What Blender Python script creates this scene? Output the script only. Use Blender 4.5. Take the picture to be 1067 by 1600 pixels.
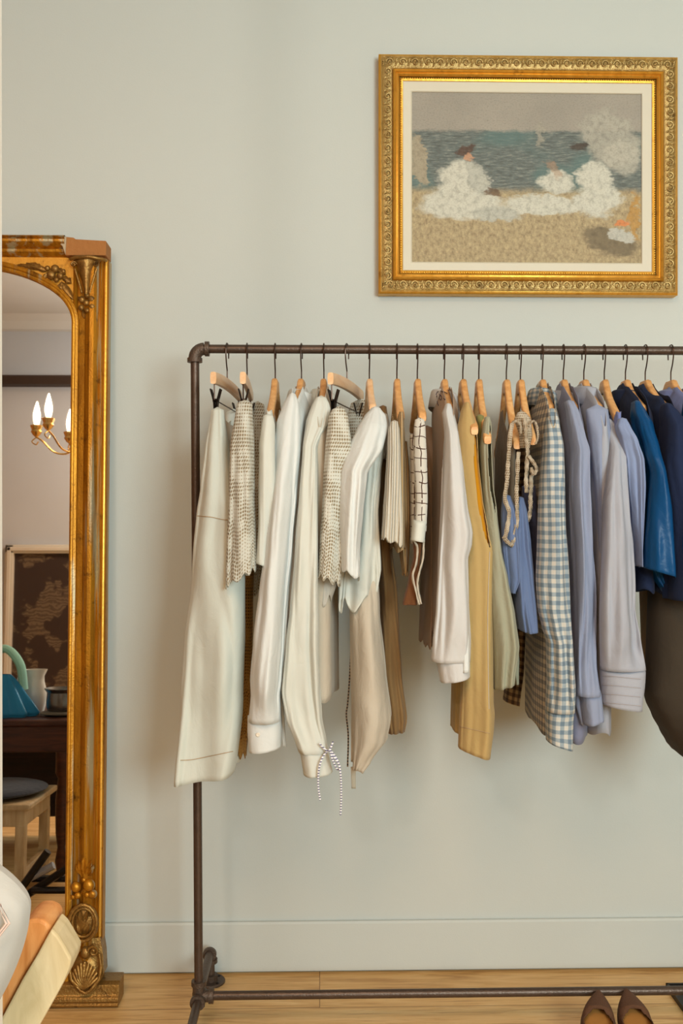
import bpy, math, random
from mathutils import Vector, Matrix, Euler
from mathutils import noise as mnoise
from mathutils.bvhtree import BVHTree
BV = {}

for o in list(bpy.data.objects):
    bpy.data.objects.remove(o)
SC = bpy.context.scene
COL = SC.collection
PI = math.pi
R = math.radians

# ---------------------------------------------------------------- camera
CY, CZ = -2.573, 1.23
YAW = R(1.3)
F = 1500.0
cam_d = bpy.data.cameras.new('camera')
cam_d.sensor_fit = 'VERTICAL'
cam_d.sensor_height = 36.0
cam_d.lens = F * 36.0 / 1600.0
cam_d.clip_start = 0.05
cam = bpy.data.objects.new('camera', cam_d)
COL.objects.link(cam)
cam.location = (0, CY, CZ)
cam.rotation_euler = (PI / 2, 0, -YAW)
SC.camera = cam

# ---------------------------------------------------------------- world, lights, exposure
w = bpy.data.worlds.new('world')
SC.world = w
w.use_nodes = True
w.node_tree.nodes['Background'].inputs[0].default_value = (0.80, 0.88, 1.0, 1)
w.node_tree.nodes['Background'].inputs[1].default_value = 0.6
SC.view_settings.view_transform = 'Standard'
SC.view_settings.look = 'None'
SC.view_settings.gamma = 1.0
SC.view_settings.use_curve_mapping = False
SC.view_settings.exposure = -0.02


def area(name, loc, rot, sx, sy, power, color):
    l = bpy.data.lights.new(name, 'AREA')
    l.shape = 'RECTANGLE'
    l.size, l.size_y = sx, sy
    l.energy = power
    l.color = color
    o = bpy.data.objects.new(name, l)
    COL.objects.link(o)
    o.location = loc
    o.rotation_euler = rot
    return o


# daylight through the window in the wall behind the camera
area('window_daylight', (1.40, -4.30, 1.75), (PI / 2, 0, 0), 1.20, 1.15, 114, (0.88, 1.0, 0.97))
# added warm fill light under the ceiling, tints the shaded areas
area('warm_fill_light', (-0.4, -2.9, 2.86), (0, 0, 0), 0.9, 0.9, 44, (1.0, 0.53, 0.24))
# added fill light that brightens the far wall for the mirror
FILL_POS = (-0.75, -3.45, 2.35)
gl_ = bpy.data.lights.new('far_fill_light', 'POINT')
gl_.energy = 40
gl_.color = (1.0, 0.90, 0.80)
gl_.shadow_soft_size = 0.10
glo = bpy.data.objects.new('far_fill_light', gl_)
COL.objects.link(glo)
glo.location = FILL_POS


# ---------------------------------------------------------------- pixel -> point helpers
def ray(px, py):
    a = (px - 533.5) / F
    b = (800 - py) / F
    c, s = math.cos(YAW), math.sin(YAW)
    return Vector((s + a * c, c - a * s, b))


def P(px, py, Y):
    d = ray(px, py)
    return Vector((0, CY, CZ)) + d * ((Y - CY) / d.y)


def S(Y):
    return F / (Y - CY)          # pixels per metre at depth Y


# ---------------------------------------------------------------- materials
def lin(h):
    h = h.lstrip('#')
    v = [int(h[i:i + 2], 16) / 255 for i in (0, 2, 4)]
    return tuple((x / 12.92 if x <= 0.04045 else ((x + 0.055) / 1.055) ** 2.4) for x in v) + (1,)


class NT:
    def __init__(s, name):
        s.m = bpy.data.materials.new(name)
        s.m.use_nodes = True
        s.t = s.m.node_tree
        s.b = s.t.nodes['Principled BSDF']
        s.out = s.t.nodes['Material Output']
        s._tc = None

    def n(s, typ, **kw):
        nd = s.t.nodes.new(typ)
        for k, v in kw.items():
            if k.startswith('i_'):
                key = k[2:].replace('_', ' ')
                if key.isdigit():
                    key = int(key)
                s.set(nd, key, v)
            else:
                setattr(nd, k, v)
        return nd

    def set(s, nd, key, v):
        inp = nd.inputs[key]
        if hasattr(v, 'is_output') or isinstance(v, bpy.types.NodeSocket):
            s.t.links.new(v, inp)
        else:
            inp.default_value = v

    def tc(s, which):
        if s._tc is None:
            s._tc = s.n('ShaderNodeTexCoord')
        return s._tc.outputs[which]

    def mapping(s, vec, scale=(1, 1, 1), loc=(0, 0, 0), rot=(0, 0, 0), vt='POINT'):
        m = s.n('ShaderNodeMapping', vector_type=vt)
        s.t.links.new(vec, m.inputs['Vector'])
        m.inputs['Scale'].default_value = scale
        m.inputs['Location'].default_value = loc
        m.inputs['Rotation'].default_value = rot
        return m.outputs[0]

    def noise(s, vec, scale, detail=3, rough=0.5, dist=0.0, out='Fac'):
        nd = s.n('ShaderNodeTexNoise')
        s.t.links.new(vec, nd.inputs['Vector'])
        nd.inputs['Scale'].default_value = scale
        nd.inputs['Detail'].default_value = detail
        nd.inputs['Roughness'].default_value = rough
        nd.inputs['Distortion'].default_value = dist
        return nd.outputs[out]

    def ramp(s, fac, stops):
        nd = s.n('ShaderNodeValToRGB')
        s.t.links.new(fac, nd.inputs[0])
        e = nd.color_ramp.elements
        while len(e) < len(stops):
            e.new(0.5)
        for k, (p, c) in enumerate(stops):
            e[k].position = p
            e[k].color = c if len(c) == 4 else tuple(c) + (1,)
        return nd.outputs[0]

    def mix(s, fac, a, b):
        nd = s.n('ShaderNodeMix', data_type='RGBA')
        s.set(nd, 0, fac)
        s.set(nd, 6, a)
        s.set(nd, 7, b)
        return nd.outputs[2]

    def math(s, op, a, b=0.0, c=0.0):
        nd = s.n('ShaderNodeMath', operation=op)
        s.set(nd, 0, a)
        s.set(nd, 1, b)
        s.set(nd, 2, c)
        return nd.outputs[0]

    def maprange(s, v, a, b, c=0.0, d=1.0):
        nd = s.n('ShaderNodeMapRange', interpolation_type='SMOOTHSTEP')
        s.set(nd, 0, v)
        for i, x in enumerate((a, b, c, d)):
            nd.inputs[i + 1].default_value = x
        return nd.outputs[0]

    def bump(s, h, strength=0.3, dist=0.01, normal=None):
        nd = s.n('ShaderNodeBump')
        s.t.links.new(h, nd.inputs['Height'])
        nd.inputs['Strength'].default_value = strength
        nd.inputs['Distance'].default_value = dist
        if normal is not None:
            s.t.links.new(normal, nd.inputs['Normal'])
        s.t.links.new(nd.outputs[0], s.b.inputs['Normal'])
        return nd.outputs[0]

    def col(s, c):
        s.set(s.b, 'Base Color', c)
        return s

    def pbr(s, rough=0.5, metal=0.0, spec=0.5):
        s.b.inputs['Roughness'].default_value = rough
        s.b.inputs['Metallic'].default_value = metal
        s.b.inputs['Specular IOR Level'].default_value = spec
        return s


def mat_plain(name, c, rough=0.5, metal=0.0, spec=0.4, bump=0.0, bscale=40):
    t = NT(name)
    o = t.tc('Object')
    n = t.noise(o, bscale, 4)
    c = lin(c)
    c2 = tuple(x * 0.88 for x in c[:3]) + (1,)
    t.col(t.mix(n, c, c2)).pbr(rough, metal, spec)
    if bump:
        t.bump(n, bump, 0.004)
    return t.m


def mat_wall():
    t = NT('warm_white_plaster')
    o = t.tc('Object')
    n = t.noise(o, 1.3, 3)
    f = t.noise(o, 220, 3)
    t.col(t.mix(n, lin('c5cdcb'), lin('c0c8c5'))).pbr(0.75, 0, 0.25)
    t.bump(f, 0.10, 0.002)
    return t.m


def mat_floor():
    t = NT('light_oak_planks')
    o = t.tc('Object')
    br = t.n('ShaderNodeTexBrick', offset=0.37, squash=1.0)
    t.t.links.new(o, br.inputs['Vector'])
    br.inputs['Scale'].default_value = 1.0
    br.inputs['Mortar Size'].default_value = 0.0012
    br.inputs['Mortar Smooth'].default_value = 0.2
    br.inputs['Brick Width'].default_value = 1.9
    br.inputs['Row Height'].default_value = 0.19
    br.inputs['Color1'].default_value = (0.2, 0.2, 0.2, 1)
    br.inputs['Color2'].default_value = (0.8, 0.8, 0.8, 1)
    br.inputs['Mortar'].default_value = (0.5, 0.5, 0.5, 1)
    off = t.n('ShaderNodeVectorMath', operation='ADD')
    t.t.links.new(o, off.inputs[0])
    t.t.links.new(br.outputs['Color'], off.inputs[1])
    g = t.noise(t.mapping(off.outputs[0], (1.4, 16, 1)), 2.2, 5, 0.62, 1.2)
    g2 = t.noise(t.mapping(off.outputs[0], (3, 110, 1)), 2.0, 3, 0.6, 0.3)
    c = t.ramp(g, [(0.25, lin('a97f49')), (0.48, lin('cfa86d')), (0.75, lin('e0bf88'))])
    c = t.mix(t.maprange(g2, 0.52, 0.75), c, lin('9c7240'))
    c = t.mix(t.math('MULTIPLY', br.outputs['Fac'], 0.8), c, lin('6b4a25'))
    t.col(c).pbr(0.42, 0, 0.4)
    t.bump(t.math('SUBTRACT', g2, br.outputs['Fac']), 0.15, 0.002)
    return t.m


def finish_fabric(t, color, transl=0.22, bumpn=None, bs=0.25, rough=0.92, alpha=None, sheen=0.15, tcol=None):
    t.set(t.b, 'Base Color', color)
    t.pbr(rough, 0, 0.15)
    t.b.inputs['Sheen Weight'].default_value = sheen
    t.b.inputs['Sheen Roughness'].default_value = 0.5
    nrm = None
    if bumpn is not None:
        nrm = t.bump(bumpn, bs, 0.003)
    tr = t.n('ShaderNodeBsdfTranslucent')
    t.set(tr, 'Color', tcol if tcol is not None else color)
    mx = t.n('ShaderNodeMixShader')
    mx.inputs[0].default_value = transl
    t.t.links.new(t.b.outputs[0], mx.inputs[1])
    t.t.links.new(tr.outputs[0], mx.inputs[2])
    last = mx.outputs[0]
    if alpha is not None:
        tp = t.n('ShaderNodeBsdfTransparent')
        m2 = t.n('ShaderNodeMixShader')
        t.set(m2, 0, alpha)
        t.t.links.new(tp.outputs[0], m2.inputs[1])
        t.t.links.new(last, m2.inputs[2])
        last = m2.outputs[0]
    t.t.links.new(last, t.out.inputs['Surface'])
    return t.m


def mat_fabric(name, c, c2=None, transl=0.22, wrinkle=0.5, rough=0.92, sheen=0.15, tcol=None):
    """woven cloth: fine weave, long vertical creases and soft crumples"""
    t = NT(name)
    o = t.tc('Object')
    uv = t.tc('UV')
    n = t.noise(o, 9, 3)
    weave = t.noise(t.mapping(uv, (1, 1, 1)), 700, 2)
    cr = t.noise(t.mapping(o, (11, 11, 4)), 1.0, 3, 0.5, 0.8)
    cr2 = t.noise(t.mapping(o, (9, 9, 6)), 2.6, 4, 0.55, 1.6)
    h = t.math('ADD', t.math('MULTIPLY', cr, 0.25), t.math('ADD', t.math('MULTIPLY', cr2, 2.2), t.math('MULTIPLY', weave, 0.12)))
    color = t.mix(n, lin(c), lin(c2 or c))
    return finish_fabric(t, color, transl, h, wrinkle, rough, sheen=sheen, tcol=lin(tcol) if tcol else None)


def mat_gingham(name, ca, cb, cc, p=0.0185):
    t = NT(name)
    o = t.tc('Object')
    uv = t.tc('UV')
    d = t.noise(uv, 9, 2, out='Color')
    v = t.n('ShaderNodeVectorMath', operation='MULTIPLY_ADD')
    t.set(v, 0, d)
    v.inputs[1].default_value = (0.006, 0.006, 0)
    t.set(v, 2, uv)
    sep = t.n('ShaderNodeSeparateXYZ')
    t.t.links.new(v.outputs[0], sep.inputs[0])

    def stripe(s):
        f = t.math('FRACT', t.math('MULTIPLY', s, 1 / p))
        return t.maprange(t.math('ABSOLUTE', t.math('SUBTRACT', f, 0.5)), 0.22, 0.28)
    s = t.math('ADD', stripe(sep.outputs[0]), stripe(sep.outputs[1]))
    fib = t.noise(uv, 260, 2)
    s = t.math('ADD', s, t.math('MULTIPLY', t.math('SUBTRACT', fib, 0.5), 0.5))
    color = t.ramp(t.math('MULTIPLY', s, 0.5), [(0.05, lin(ca)), (0.5, lin(cb)), (0.95, lin(cc))])
    cr = t.noise(t.mapping(o, (22, 22, 4)), 1.0, 4, 0.6, 0.8)
    return finish_fabric(t, color, 0.2, cr, 0.6)


def mat_crochet(name, c, rows=0.0078, hole=0.25):
    """knitted cotton with rows of open eyelets"""
    t = NT(name)
    uv = t.tc('UV')
    sep = t.n('ShaderNodeSeparateXYZ')
    t.t.links.new(uv, sep.inputs[0])
    u, v = sep.outputs[0], sep.outputs[1]
    zone = t.noise(t.mapping(uv, (4, 9, 1)), 1.6, 2)
    skew = t.math('MULTIPLY', v, t.math('MULTIPLY', t.math('GREATER_THAN', zone, 0.52), 0.45))
    fu = t.math('SUBTRACT', t.math('FRACT', t.math('MULTIPLY', t.math('ADD', u, skew), 1 / (rows * 0.72))), 0.5)
    fv = t.math('SUBTRACT', t.math('FRACT', t.math('MULTIPLY', v, 1 / rows)), 0.5)
    d = t.math('SQRT', t.math('ADD', t.math('MULTIPLY', fu, fu), t.math('MULTIPLY', fv, fv)))
    big = t.noise(t.mapping(uv, (30, 22, 1)), 1.0, 1)
    rad = t.math('MULTIPLY', t.maprange(big, 0.36, 0.56, 0.12, 1.0), hole)
    open_ = t.math('SUBTRACT', 1.0, t.maprange(t.math('SUBTRACT', d, rad), -0.06, 0.06, 0, 1))
    edge = t.maprange(t.math('SUBTRACT', d, rad), 0.0, 0.25, 0.0, 1.0)
    color = t.mix(edge, tuple(a * b for a, b in zip(lin(c)[:3], (0.62, 0.5, 0.36))) + (1,), lin(c))
    knit = t.noise(uv, 420, 2)
    h = t.math('ADD', edge, t.math('MULTIPLY', knit, 0.6))
    return finish_fabric(t, color, 0.25, h, 0.5, alpha=t.math('SUBTRACT', 1.0, t.math('MULTIPLY', open_, 0.5)))


def mat_ribknit(name, c, c2):
    t = NT(name)
    uv = t.tc('UV')
    sep = t.n('ShaderNodeSeparateXYZ')
    t.t.links.new(uv, sep.inputs[0])
    wv = t.math('SINE', t.math('MULTIPLY', sep.outputs[0], 2 * PI / 0.0075))
    wob = t.noise(t.mapping(uv, (60, 200, 1)), 1, 3)
    h = t.math('ADD', wv, wob)
    color = t.mix(t.maprange(wv, -1, 0.3), lin(c2), lin(c))
    return finish_fabric(t, color, 0.2, h, 0.7)


def mat_linecheck(name, base, ink):
    """cream cotton with thin broken pen lines crossing"""
    t = NT(name)
    uv = t.tc('UV')
    d = t.noise(t.mapping(uv, (22, 22, 1)), 1, 1, out='Color')
    v = t.n('ShaderNodeVectorMath', operation='MULTIPLY_ADD')
    t.set(v, 0, d)
    v.inputs[1].default_value = (0.020, 0.024, 0)
    t.set(v, 2, uv)
    sep = t.n('ShaderNodeSeparateXYZ')
    t.t.links.new(v.outputs[0], sep.inputs[0])

    def ln(s, p, w):
        f = t.math('FRACT', t.math('MULTIPLY', s, 1 / p))
        return t.math('LESS_THAN', t.math('ABSOLUTE', t.math('SUBTRACT', f, 0.5)), w)
    a = ln(sep.outputs[0], 0.019, 0.055)
    b = ln(sep.outputs[1], 0.024, 0.045)
    gate = t.math('GREATER_THAN', t.noise(t.mapping(uv, (60, 60, 1)), 1, 1), 0.42)
    m = t.math('MULTIPLY', t.math('MAXIMUM', a, b), gate)
    color = t.mix(m, lin(base), lin(ink))
    return finish_fabric(t, color, 0.2)


def mat_wood(name, a, b, c, scale=(30, 3, 30), rough=0.45, spec=0.4):
    t = NT(name)
    o = t.tc('Object')
    g = t.noise(t.mapping(o, scale), 1.6, 5, 0.6, 1.0)
    t.col(t.ramp(g, [(0.3, lin(a)), (0.5, lin(b)), (0.72, lin(c))])).pbr(rough, 0, spec)
    t.bump(g, 0.1, 0.002)
    return t.m


def mat_gold(name, a, b, dirt, rough=0.42, metal=0.75, vert=True, bump=0.4, bscale=160, wear=None):
    """old gilding: streaky, with dark grime and rubbed silvery patches"""
    t = NT(name)
    o = t.tc('Object')
    sc = (60, 60, 5) if vert else (5, 60, 60)
    n = t.noise(t.mapping(o, sc), 1.0, 4, 0.6)
    g = t.noise(o, 35, 4, 0.7)
    c = t.ramp(n, [(0.3, lin(a)), (0.65, lin(b))])
    c = t.mix(t.maprange(g, 0.54, 0.80), c, lin(dirt))
    if wear:
        wn = t.noise(t.mapping(o, (38, 38, 2.2)), 1.0, 3, 0.6)
        c = t.mix(t.maprange(wn, 0.53, 0.66), c, lin(wear))
    t.col(c).pbr(rough, metal, 0.5)
    f = t.noise(o, bscale, 3)
    t.bump(f, bump, 0.002)
    return t.m


def mat_pipe():
    t = NT('black_iron_pipe')
    o = t.tc('Object')
    n = t.noise(o, 60, 4, 0.6)
    n2 = t.noise(o, 260, 2)
    t.col(t.mix(n, lin('5f5046'), lin('473a31'))).pbr(0.38, 0.55, 0.5)
    t.bump(n2, 0.35, 0.002)
    return t.m


M = {}
M['wall'] = mat_wall()
M['floor'] = mat_floor()
M['ceiling'] = mat_plain('ceiling_paint', 'd6d9d8', 0.8, bscale=3)
M['roomwall'] = mat_plain('grey_room_paint', 'c8d0da', 0.8, bscale=2)
M['trimwhite'] = mat_plain('trim_paint', 'd8d4c8', 0.55, bscale=3)
M['pipe'] = mat_pipe()
M['fitting'] = mat_plain('cast_iron_fitting', '5b4e44', 0.45, 0.5, bump=0.5, bscale=220)
M['wire'] = mat_plain('bronze_wire', '4a3930', 0.3, 0.8)
M['clip'] = mat_plain('black_clip_metal', '241c1a', 0.35, 0.5)
M['hangwood'] = mat_wood('beech_hanger_wood', 'c18a52', 'd6a368', 'e6bc86', (25, 5, 25))
M['hangwood_pale'] = mat_wood('pale_varnished_wood', 'd9ab7c', 'e3bd93', 'eccca8', (25, 5, 25), 0.3)
M['beam'] = mat_plain('dark_beam_paint', '3a2a20', 0.6)
M['glass'] = None


# ---------------------------------------------------------------- object helpers
def link(name, me, mat=None, parent=None, smooth=True):
    o = bpy.data.objects.new(name, me)
    COL.objects.link(o)
    if mat is not None:
        for mm in (mat if isinstance(mat, (list, tuple)) else [mat]):
            me.materials.append(mm)
    if smooth:
        me.polygons.foreach_set('use_smooth', [True] * len(me.polygons))
    if parent is not None:
        o.parent = parent
    return o


def mesh(name, vs, fs, mat=None, parent=None, smooth=True, uv=None, sharp=None):
    me = bpy.data.meshes.new(name)
    me.from_pydata([tuple(v) for v in vs], [], fs)
    if uv is not None:
        l = me.uv_layers.new(name='UVMap')
        for poly in me.polygons:
            for li in poly.loop_indices:
                l.data[li].uv = uv[me.loops[li].vertex_index]
    me.update()
    o = link(name, me, mat, parent, smooth)
    if sharp is not None and smooth:
        me.set_sharp_from_angle(angle=R(sharp))
    return o


def tag(o, label, cat=None, group=None, kind=None):
    if label:
        o['label'] = label
    if cat:
        o['category'] = cat
    if group:
        o['group'] = group
    if kind:
        o['kind'] = kind
    return o


def empty(name, loc=(0, 0, 0), label=None, cat=None, group=None, rot=(0, 0, 0)):
    o = bpy.data.objects.new(name, None)
    COL.objects.link(o)
    o.location = loc
    o.rotation_euler = rot
    o.empty_display_size = 0.05
    return tag(o, label, cat, group)


class MB:
    """collects shapes, then links them as ONE mesh"""

    def __init__(s):
        s.v, s.f = [], []

    def add(s, vs, fs):
        k = len(s.v)
        s.v += [Vector(v) for v in vs]
        s.f += [tuple(i + k for i in f) for f in fs]
        return s

    def box(s, a, b, m=None):
        x0, y0, z0 = a
        x1, y1, z1 = b
        vs = [Vector(p) for p in ((x0, y0, z0), (x1, y0, z0), (x1, y1, z0), (x0, y1, z0), (x0, y0, z1), (x1, y0, z1), (x1, y1, z1), (x0, y1, z1))]
        if m is not None:
            vs = [m @ v for v in vs]
        return s.add(vs, [(0, 3, 2, 1), (4, 5, 6, 7), (0, 1, 5, 4), (1, 2, 6, 5), (2, 3, 7, 6), (3, 0, 4, 7)])

    def tube(s, pts, r, n=10, cap=True, flat=None, up=None):
        """round tube along pts; r number or list; flat=(a,b) scales the section"""
        pts = [Vector(p) for p in pts]
        rs = r if isinstance(r, (list, tuple)) else [r] * len(pts)
        k = len(s.v)
        prev = None
        fa, fb = flat or (1, 1)
        for i, p in enumerate(pts):
            t = (pts[min(i + 1, len(pts) - 1)] - pts[max(i - 1, 0)])
            t = t.normalized() if t.length > 1e-9 else Vector((0, 0, 1))
            if prev is None:
                g = Vector(up) if up else (Vector((0, 0, 1)) if abs(t.z) < 0.9 else Vector((1, 0, 0)))
                a = (g - t * g.dot(t)).normalized()
            else:
                a = (prev - t * prev.dot(t))
                a = a.normalized() if a.length > 1e-6 else prev
            prev = a
            b = t.cross(a)
            for j in range(n):
                an = 2 * PI * j / n
                s.v.append(p + a * (math.cos(an) * rs[i] * fa) + b * (math.sin(an) * rs[i] * fb))
        m = len(pts)
        for i in range(m - 1):
            for j in range(n):
                q = (j + 1) % n
                s.f.append((k + i * n + j, k + i * n + q, k + (i + 1) * n + q, k + (i + 1) * n + j))
        if cap:
            s.f.append(tuple(k + j for j in range(n))[::-1])
            s.f.append(tuple(k + (m - 1) * n + j for j in range(n)))
        return s

    def ball(s, c, r, n=10, m=7, rot=None, cut=None):
        c = Vector(c)
        rr = Vector(r) if not isinstance(r, (int, float)) else Vector((r, r, r))
        k = len(s.v)
        for i in range(m + 1):
            th = PI * i / m
            for j in range(n):
                ph = 2 * PI * j / n
                v = Vector((rr.x * math.sin(th) * math.cos(ph), rr.y * math.sin(th) * math.sin(ph), rr.z * math.cos(th)))
                if rot is not None:
                    v = rot @ v
                s.v.append(c + v)
        for i in range(m):
            for j in range(n):
                q = (j + 1) % n
                s.f.append((k + i * n + j, k + (i + 1) * n + j, k + (i + 1) * n + q, k + i * n + q))
        return s

    def lathe(s, prof, n=28, c=(0, 0, 0), m=None):
        """prof = [(r, z)]"""
        k = len(s.v)
        c = Vector(c)
        for r, z in prof:
            for j in range(n):
                a = 2 * PI * j / n
                v = Vector((r * math.cos(a), r * math.sin(a), z))
                if m is not None:
                    v = m @ v
                s.v.append(c + v)
        for i in range(len(prof) - 1):
            for j in range(n):
                q = (j + 1) % n
                s.f.append((k + i * n + j, k + i * n + q, k + (i + 1) * n + q, k + (i + 1) * n + j))
        return s

    def prism(s, poly, axis_vec, m=None):
        """extrude a 3D polygon along a vector"""
        a = [Vector(p) for p in poly]
        b = [p + Vector(axis_vec) for p in a]
        n = len(a)
        vs = a + b
        if m is not None:
            vs = [m @ v for v in vs]
        fs = [tuple(range(n))[::-1], tuple(range(n, 2 * n))]
        fs += [(i, (i + 1) % n, n + (i + 1) % n, n + i) for i in range(n)]
        return s.add(vs, fs)

    def build(s, name, mat, parent=None, smooth=True, sharp=35, bevel=0.0, seg=2, uv=None):
        o = mesh(name, s.v, s.f, mat, parent, smooth, uv=uv, sharp=sharp)
        if bevel:
            b = o.modifiers.new('bevel', 'BEVEL')
            b.width = bevel
            b.segments = seg
            b.limit_method = 'ANGLE'
        return o


def spline(pts, n):
    """Catmull-Rom through tuples"""
    pts = [Vector(p) for p in pts]
    out = []
    m = len(pts) - 1
    for k in range(n + 1):
        t = k / n * m
        i = min(int(t), m - 1)
        f = t - i
        p0 = pts[i - 1] if i > 0 else pts[0] * 2 - pts[1]
        p1, p2 = pts[i], pts[i + 1]
        p3 = pts[i + 2] if i + 2 <= m else pts[m] * 2 - pts[m - 1]
        out.append(0.5 * ((2 * p1) + (p2 - p0) * f + (2 * p0 - 5 * p1 + 4 * p2 - p3) * f * f + (3 * p1 - p0 - 3 * p2 + p3) * f ** 3))
    return out


def interp(xs, ys, x):
    """monotone-ish linear interpolation with light smoothing"""
    if x <= xs[0]:
        return ys[0]
    for i in range(len(xs) - 1):
        if x <= xs[i + 1]:
            f = (x - xs[i]) / (xs[i + 1] - xs[i])
            f = f * 0.6 + 0.4 * (f * f * (3 - 2 * f))
            return ys[i] * (1 - f) + ys[i + 1] * f
    return ys[-1]


# ================================================================= THE SETTING
RX0, RX1, RY0, RH = -3.0, 3.0, -4.4, 3.0


def structure(name, mb, mat, **kw):
    o = mb.build(name, mat, None, **kw)
    o['kind'] = 'structure'
    return o


structure('floor', MB().box((RX0, RY0, -0.1), (RX1, 0.1, 0)), M['floor'], smooth=False)
structure('wall_back', MB().box((RX0, 0, 0), (RX1, 0.1, RH)), M['wall'], smooth=False)
M['warm_bounce'] = mat_plain('warm_bounce_paint', 'b58a62', 0.8, bscale=2)  # warm tone put on the unseen side walls to bounce warm light
structure('wall_left', MB().box((RX0 - 0.1, RY0 - 0.1, 0), (RX0, 0.1, RH)), M['warm_bounce'], smooth=False)
structure('wall_right', MB().box((RX1, RY0 - 0.1, 0), (RX1 + 0.1, 0.1, RH)), M['warm_bounce'], smooth=False)
structure('ceiling', MB().box((RX0 - 0.1, RY0 - 0.1, RH), (RX1 + 0.1, 0.1, RH + 0.1)), M['ceiling'], smooth=False)
WX0, WX1, WZ0, WZ1 = 0.72, 2.08, 1.08, 2.42
wf = MB()
wf.box((RX0, RY0 - 0.1, 0), (WX0, RY0, RH)).box((WX1, RY0 - 0.1, 0), (RX1, RY0, RH))
wf.box((WX0, RY0 - 0.1, 0), (WX1, RY0, WZ0)).box((WX0, RY0 - 0.1, WZ1), (WX1, RY0, RH))
structure('wall_front', wf, M['roomwall'], smooth=False)
wn = MB()
fw = 0.06
wn.box((WX0, RY0 - 0.07, WZ0), (WX0 + fw, RY0 - 0.01, WZ1)).box((WX1 - fw, RY0 - 0.07, WZ0), (WX1, RY0 - 0.01, WZ1))
wn.box((WX0, RY0 - 0.07, WZ0), (WX1, RY0 - 0.01, WZ0 + fw)).box((WX0, RY0 - 0.07, WZ1 - fw), (WX1, RY0 - 0.01, WZ1))
wn.box(((WX0 + WX1) / 2 - 0.02, RY0 - 0.06, WZ0), ((WX0 + WX1) / 2 + 0.02, RY0 - 0.02, WZ1))
w1 = structure('window_1', wn, M['trimwhite'], smooth=False)
tg = NT('window_glass')
tg.b.inputs['Transmission Weight'].default_value = 1.0
tg.b.inputs['Roughness'].default_value = 0.0
tg.b.inputs['IOR'].default_value = 1.02
MB().box((WX0 + fw, RY0 - 0.045, WZ0 + fw), (WX1 - fw, RY0 - 0.04, WZ1 - fw)).build('pane', tg.m, w1, smooth=False)

# plain baseboard, nearly flush and painted like the wall
bb = MB().prism([(RX0, -0.002, 0.008), (RX0, -0.014, 0.008), (RX0, -0.014, 0.132), (RX0, -0.010, 0.137), (RX0, -0.002, 0.137)], (RX1 - RX0, 0, 0))
structure('baseboard_back', bb, M['wall'], smooth=False)
structure('baseboard_front', MB().box((RX0, RY0, 0.0), (RX1, RY0 + 0.015, 0.16)), M['trimwhite'], smooth=False)
# cornice and dark beam on the wall behind the camera, seen in the mirror
structure('trim_1', MB().prism([(RX0, RY0, RH - 0.10), (RX0, RY0 + 0.03, RH - 0.09), (RX0, RY0 + 0.06, RH - 0.04), (RX0, RY0 + 0.11, RH), (RX0, RY0, RH)], (RX1 - RX0, 0, 0)), M['ceiling'], smooth=False)

# white timber post at the left edge, between the camera and the mirror
pa, pb = P(1.0, 0, -1.45), P(5.0, 1500, -1.45)
post = MB()
post.add([(pa.x - 0.05, -1.45, RH), (pa.x + 0.0, -1.45, RH), (pa.x, -1.53, RH), (pa.x - 0.05, -1.53, RH),
          (pb.x - 0.05, -1.45, 0), (pb.x, -1.45, 0), (pb.x, -1.53, 0), (pb.x - 0.05, -1.53, 0)],
         [(0, 1, 2, 3), (7, 6, 5, 4), (0, 4, 5, 1), (1, 5, 6, 2), (2, 6, 7, 3), (3, 7, 4, 0)])
structure('trim_2', post, mat_plain('gloss_white_paint', 'efeee8', 0.4), smooth=False)

# ================================================================= CLOTHES RAIL
RAILY = -0.30
RZ = P(533, 546, RAILY).z
PR = 0.0105
XL = P(307, 800, RAILY).x                 # left post
XR = 1.22
LEGZ = 0.083
rack = empty('pipe_clothes_rail', (XL, RAILY, 0), 'black iron pipe clothes rail standing by the wall, full of hanging clothes', 'clothes rail')


def rl(p):
    return Vector(p) - Vector((XL, RAILY, 0))


xt, xb = P(304.5, 580, RAILY).x, P(310.5, 1540, RAILY).x
MB().tube([rl((XL + 0.012, RAILY, RZ)), rl((XR - 0.012, RAILY, RZ))], PR, 20).build('top_rail', M['pipe'], rack)
MB().tube([rl((xt, RAILY, RZ - 0.016)), rl((xb, RAILY, LEGZ))], PR * 0.98, 20).build('post', M['pipe'], rack)
MB().tube([rl((XR, RAILY, RZ - 0.016)), rl((XR, RAILY, LEGZ))], PR * 0.98, 20).build('post', M['pipe'], rack)
MB().tube([rl((xb + 0.03, RAILY, LEGZ + 0.005)), rl((XR, RAILY, LEGZ + 0.005))], PR * 0.98, 20).build('bottom_rail', M['pipe'], rack)


def elbow(x, z, sx, sz, yaw=0.0):
    """malleable iron elbow turning from along +-x to +-z, with ring collars"""
    m = MB()
    r = 0.022
    pts = []
    for k in range(9):
        a = PI / 2 * k / 8
        pts.append((x + sx * (r - r * math.sin(a)) , 0, z + sz * (r - r * math.cos(a))))
    # from vertical end (k=8: x, z+r) to horizontal end (k=0: x+r, z)
    m.tube(pts, 0.0150, 16)
    m.tube([(x + sx * (r + 0.002), 0, z), (x + sx * (r + 0.012), 0, z)], 0.0178, 18)
    m.tube([(x, 0, z + sz * (r + 0.000)), (x, 0, z + sz * (r + 0.010))], 0.0178, 18)
    return m


e = elbow(0, 0, 1, -1).build('elbow_fitting', M['fitting'], rack)
e.location = rl((XL - 0.004, RAILY, RZ))
e = elbow(0, 0, -1, -1).build('elbow_fitting', M['fitting'], rack)
e.location = rl((XR, RAILY, RZ))


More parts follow.
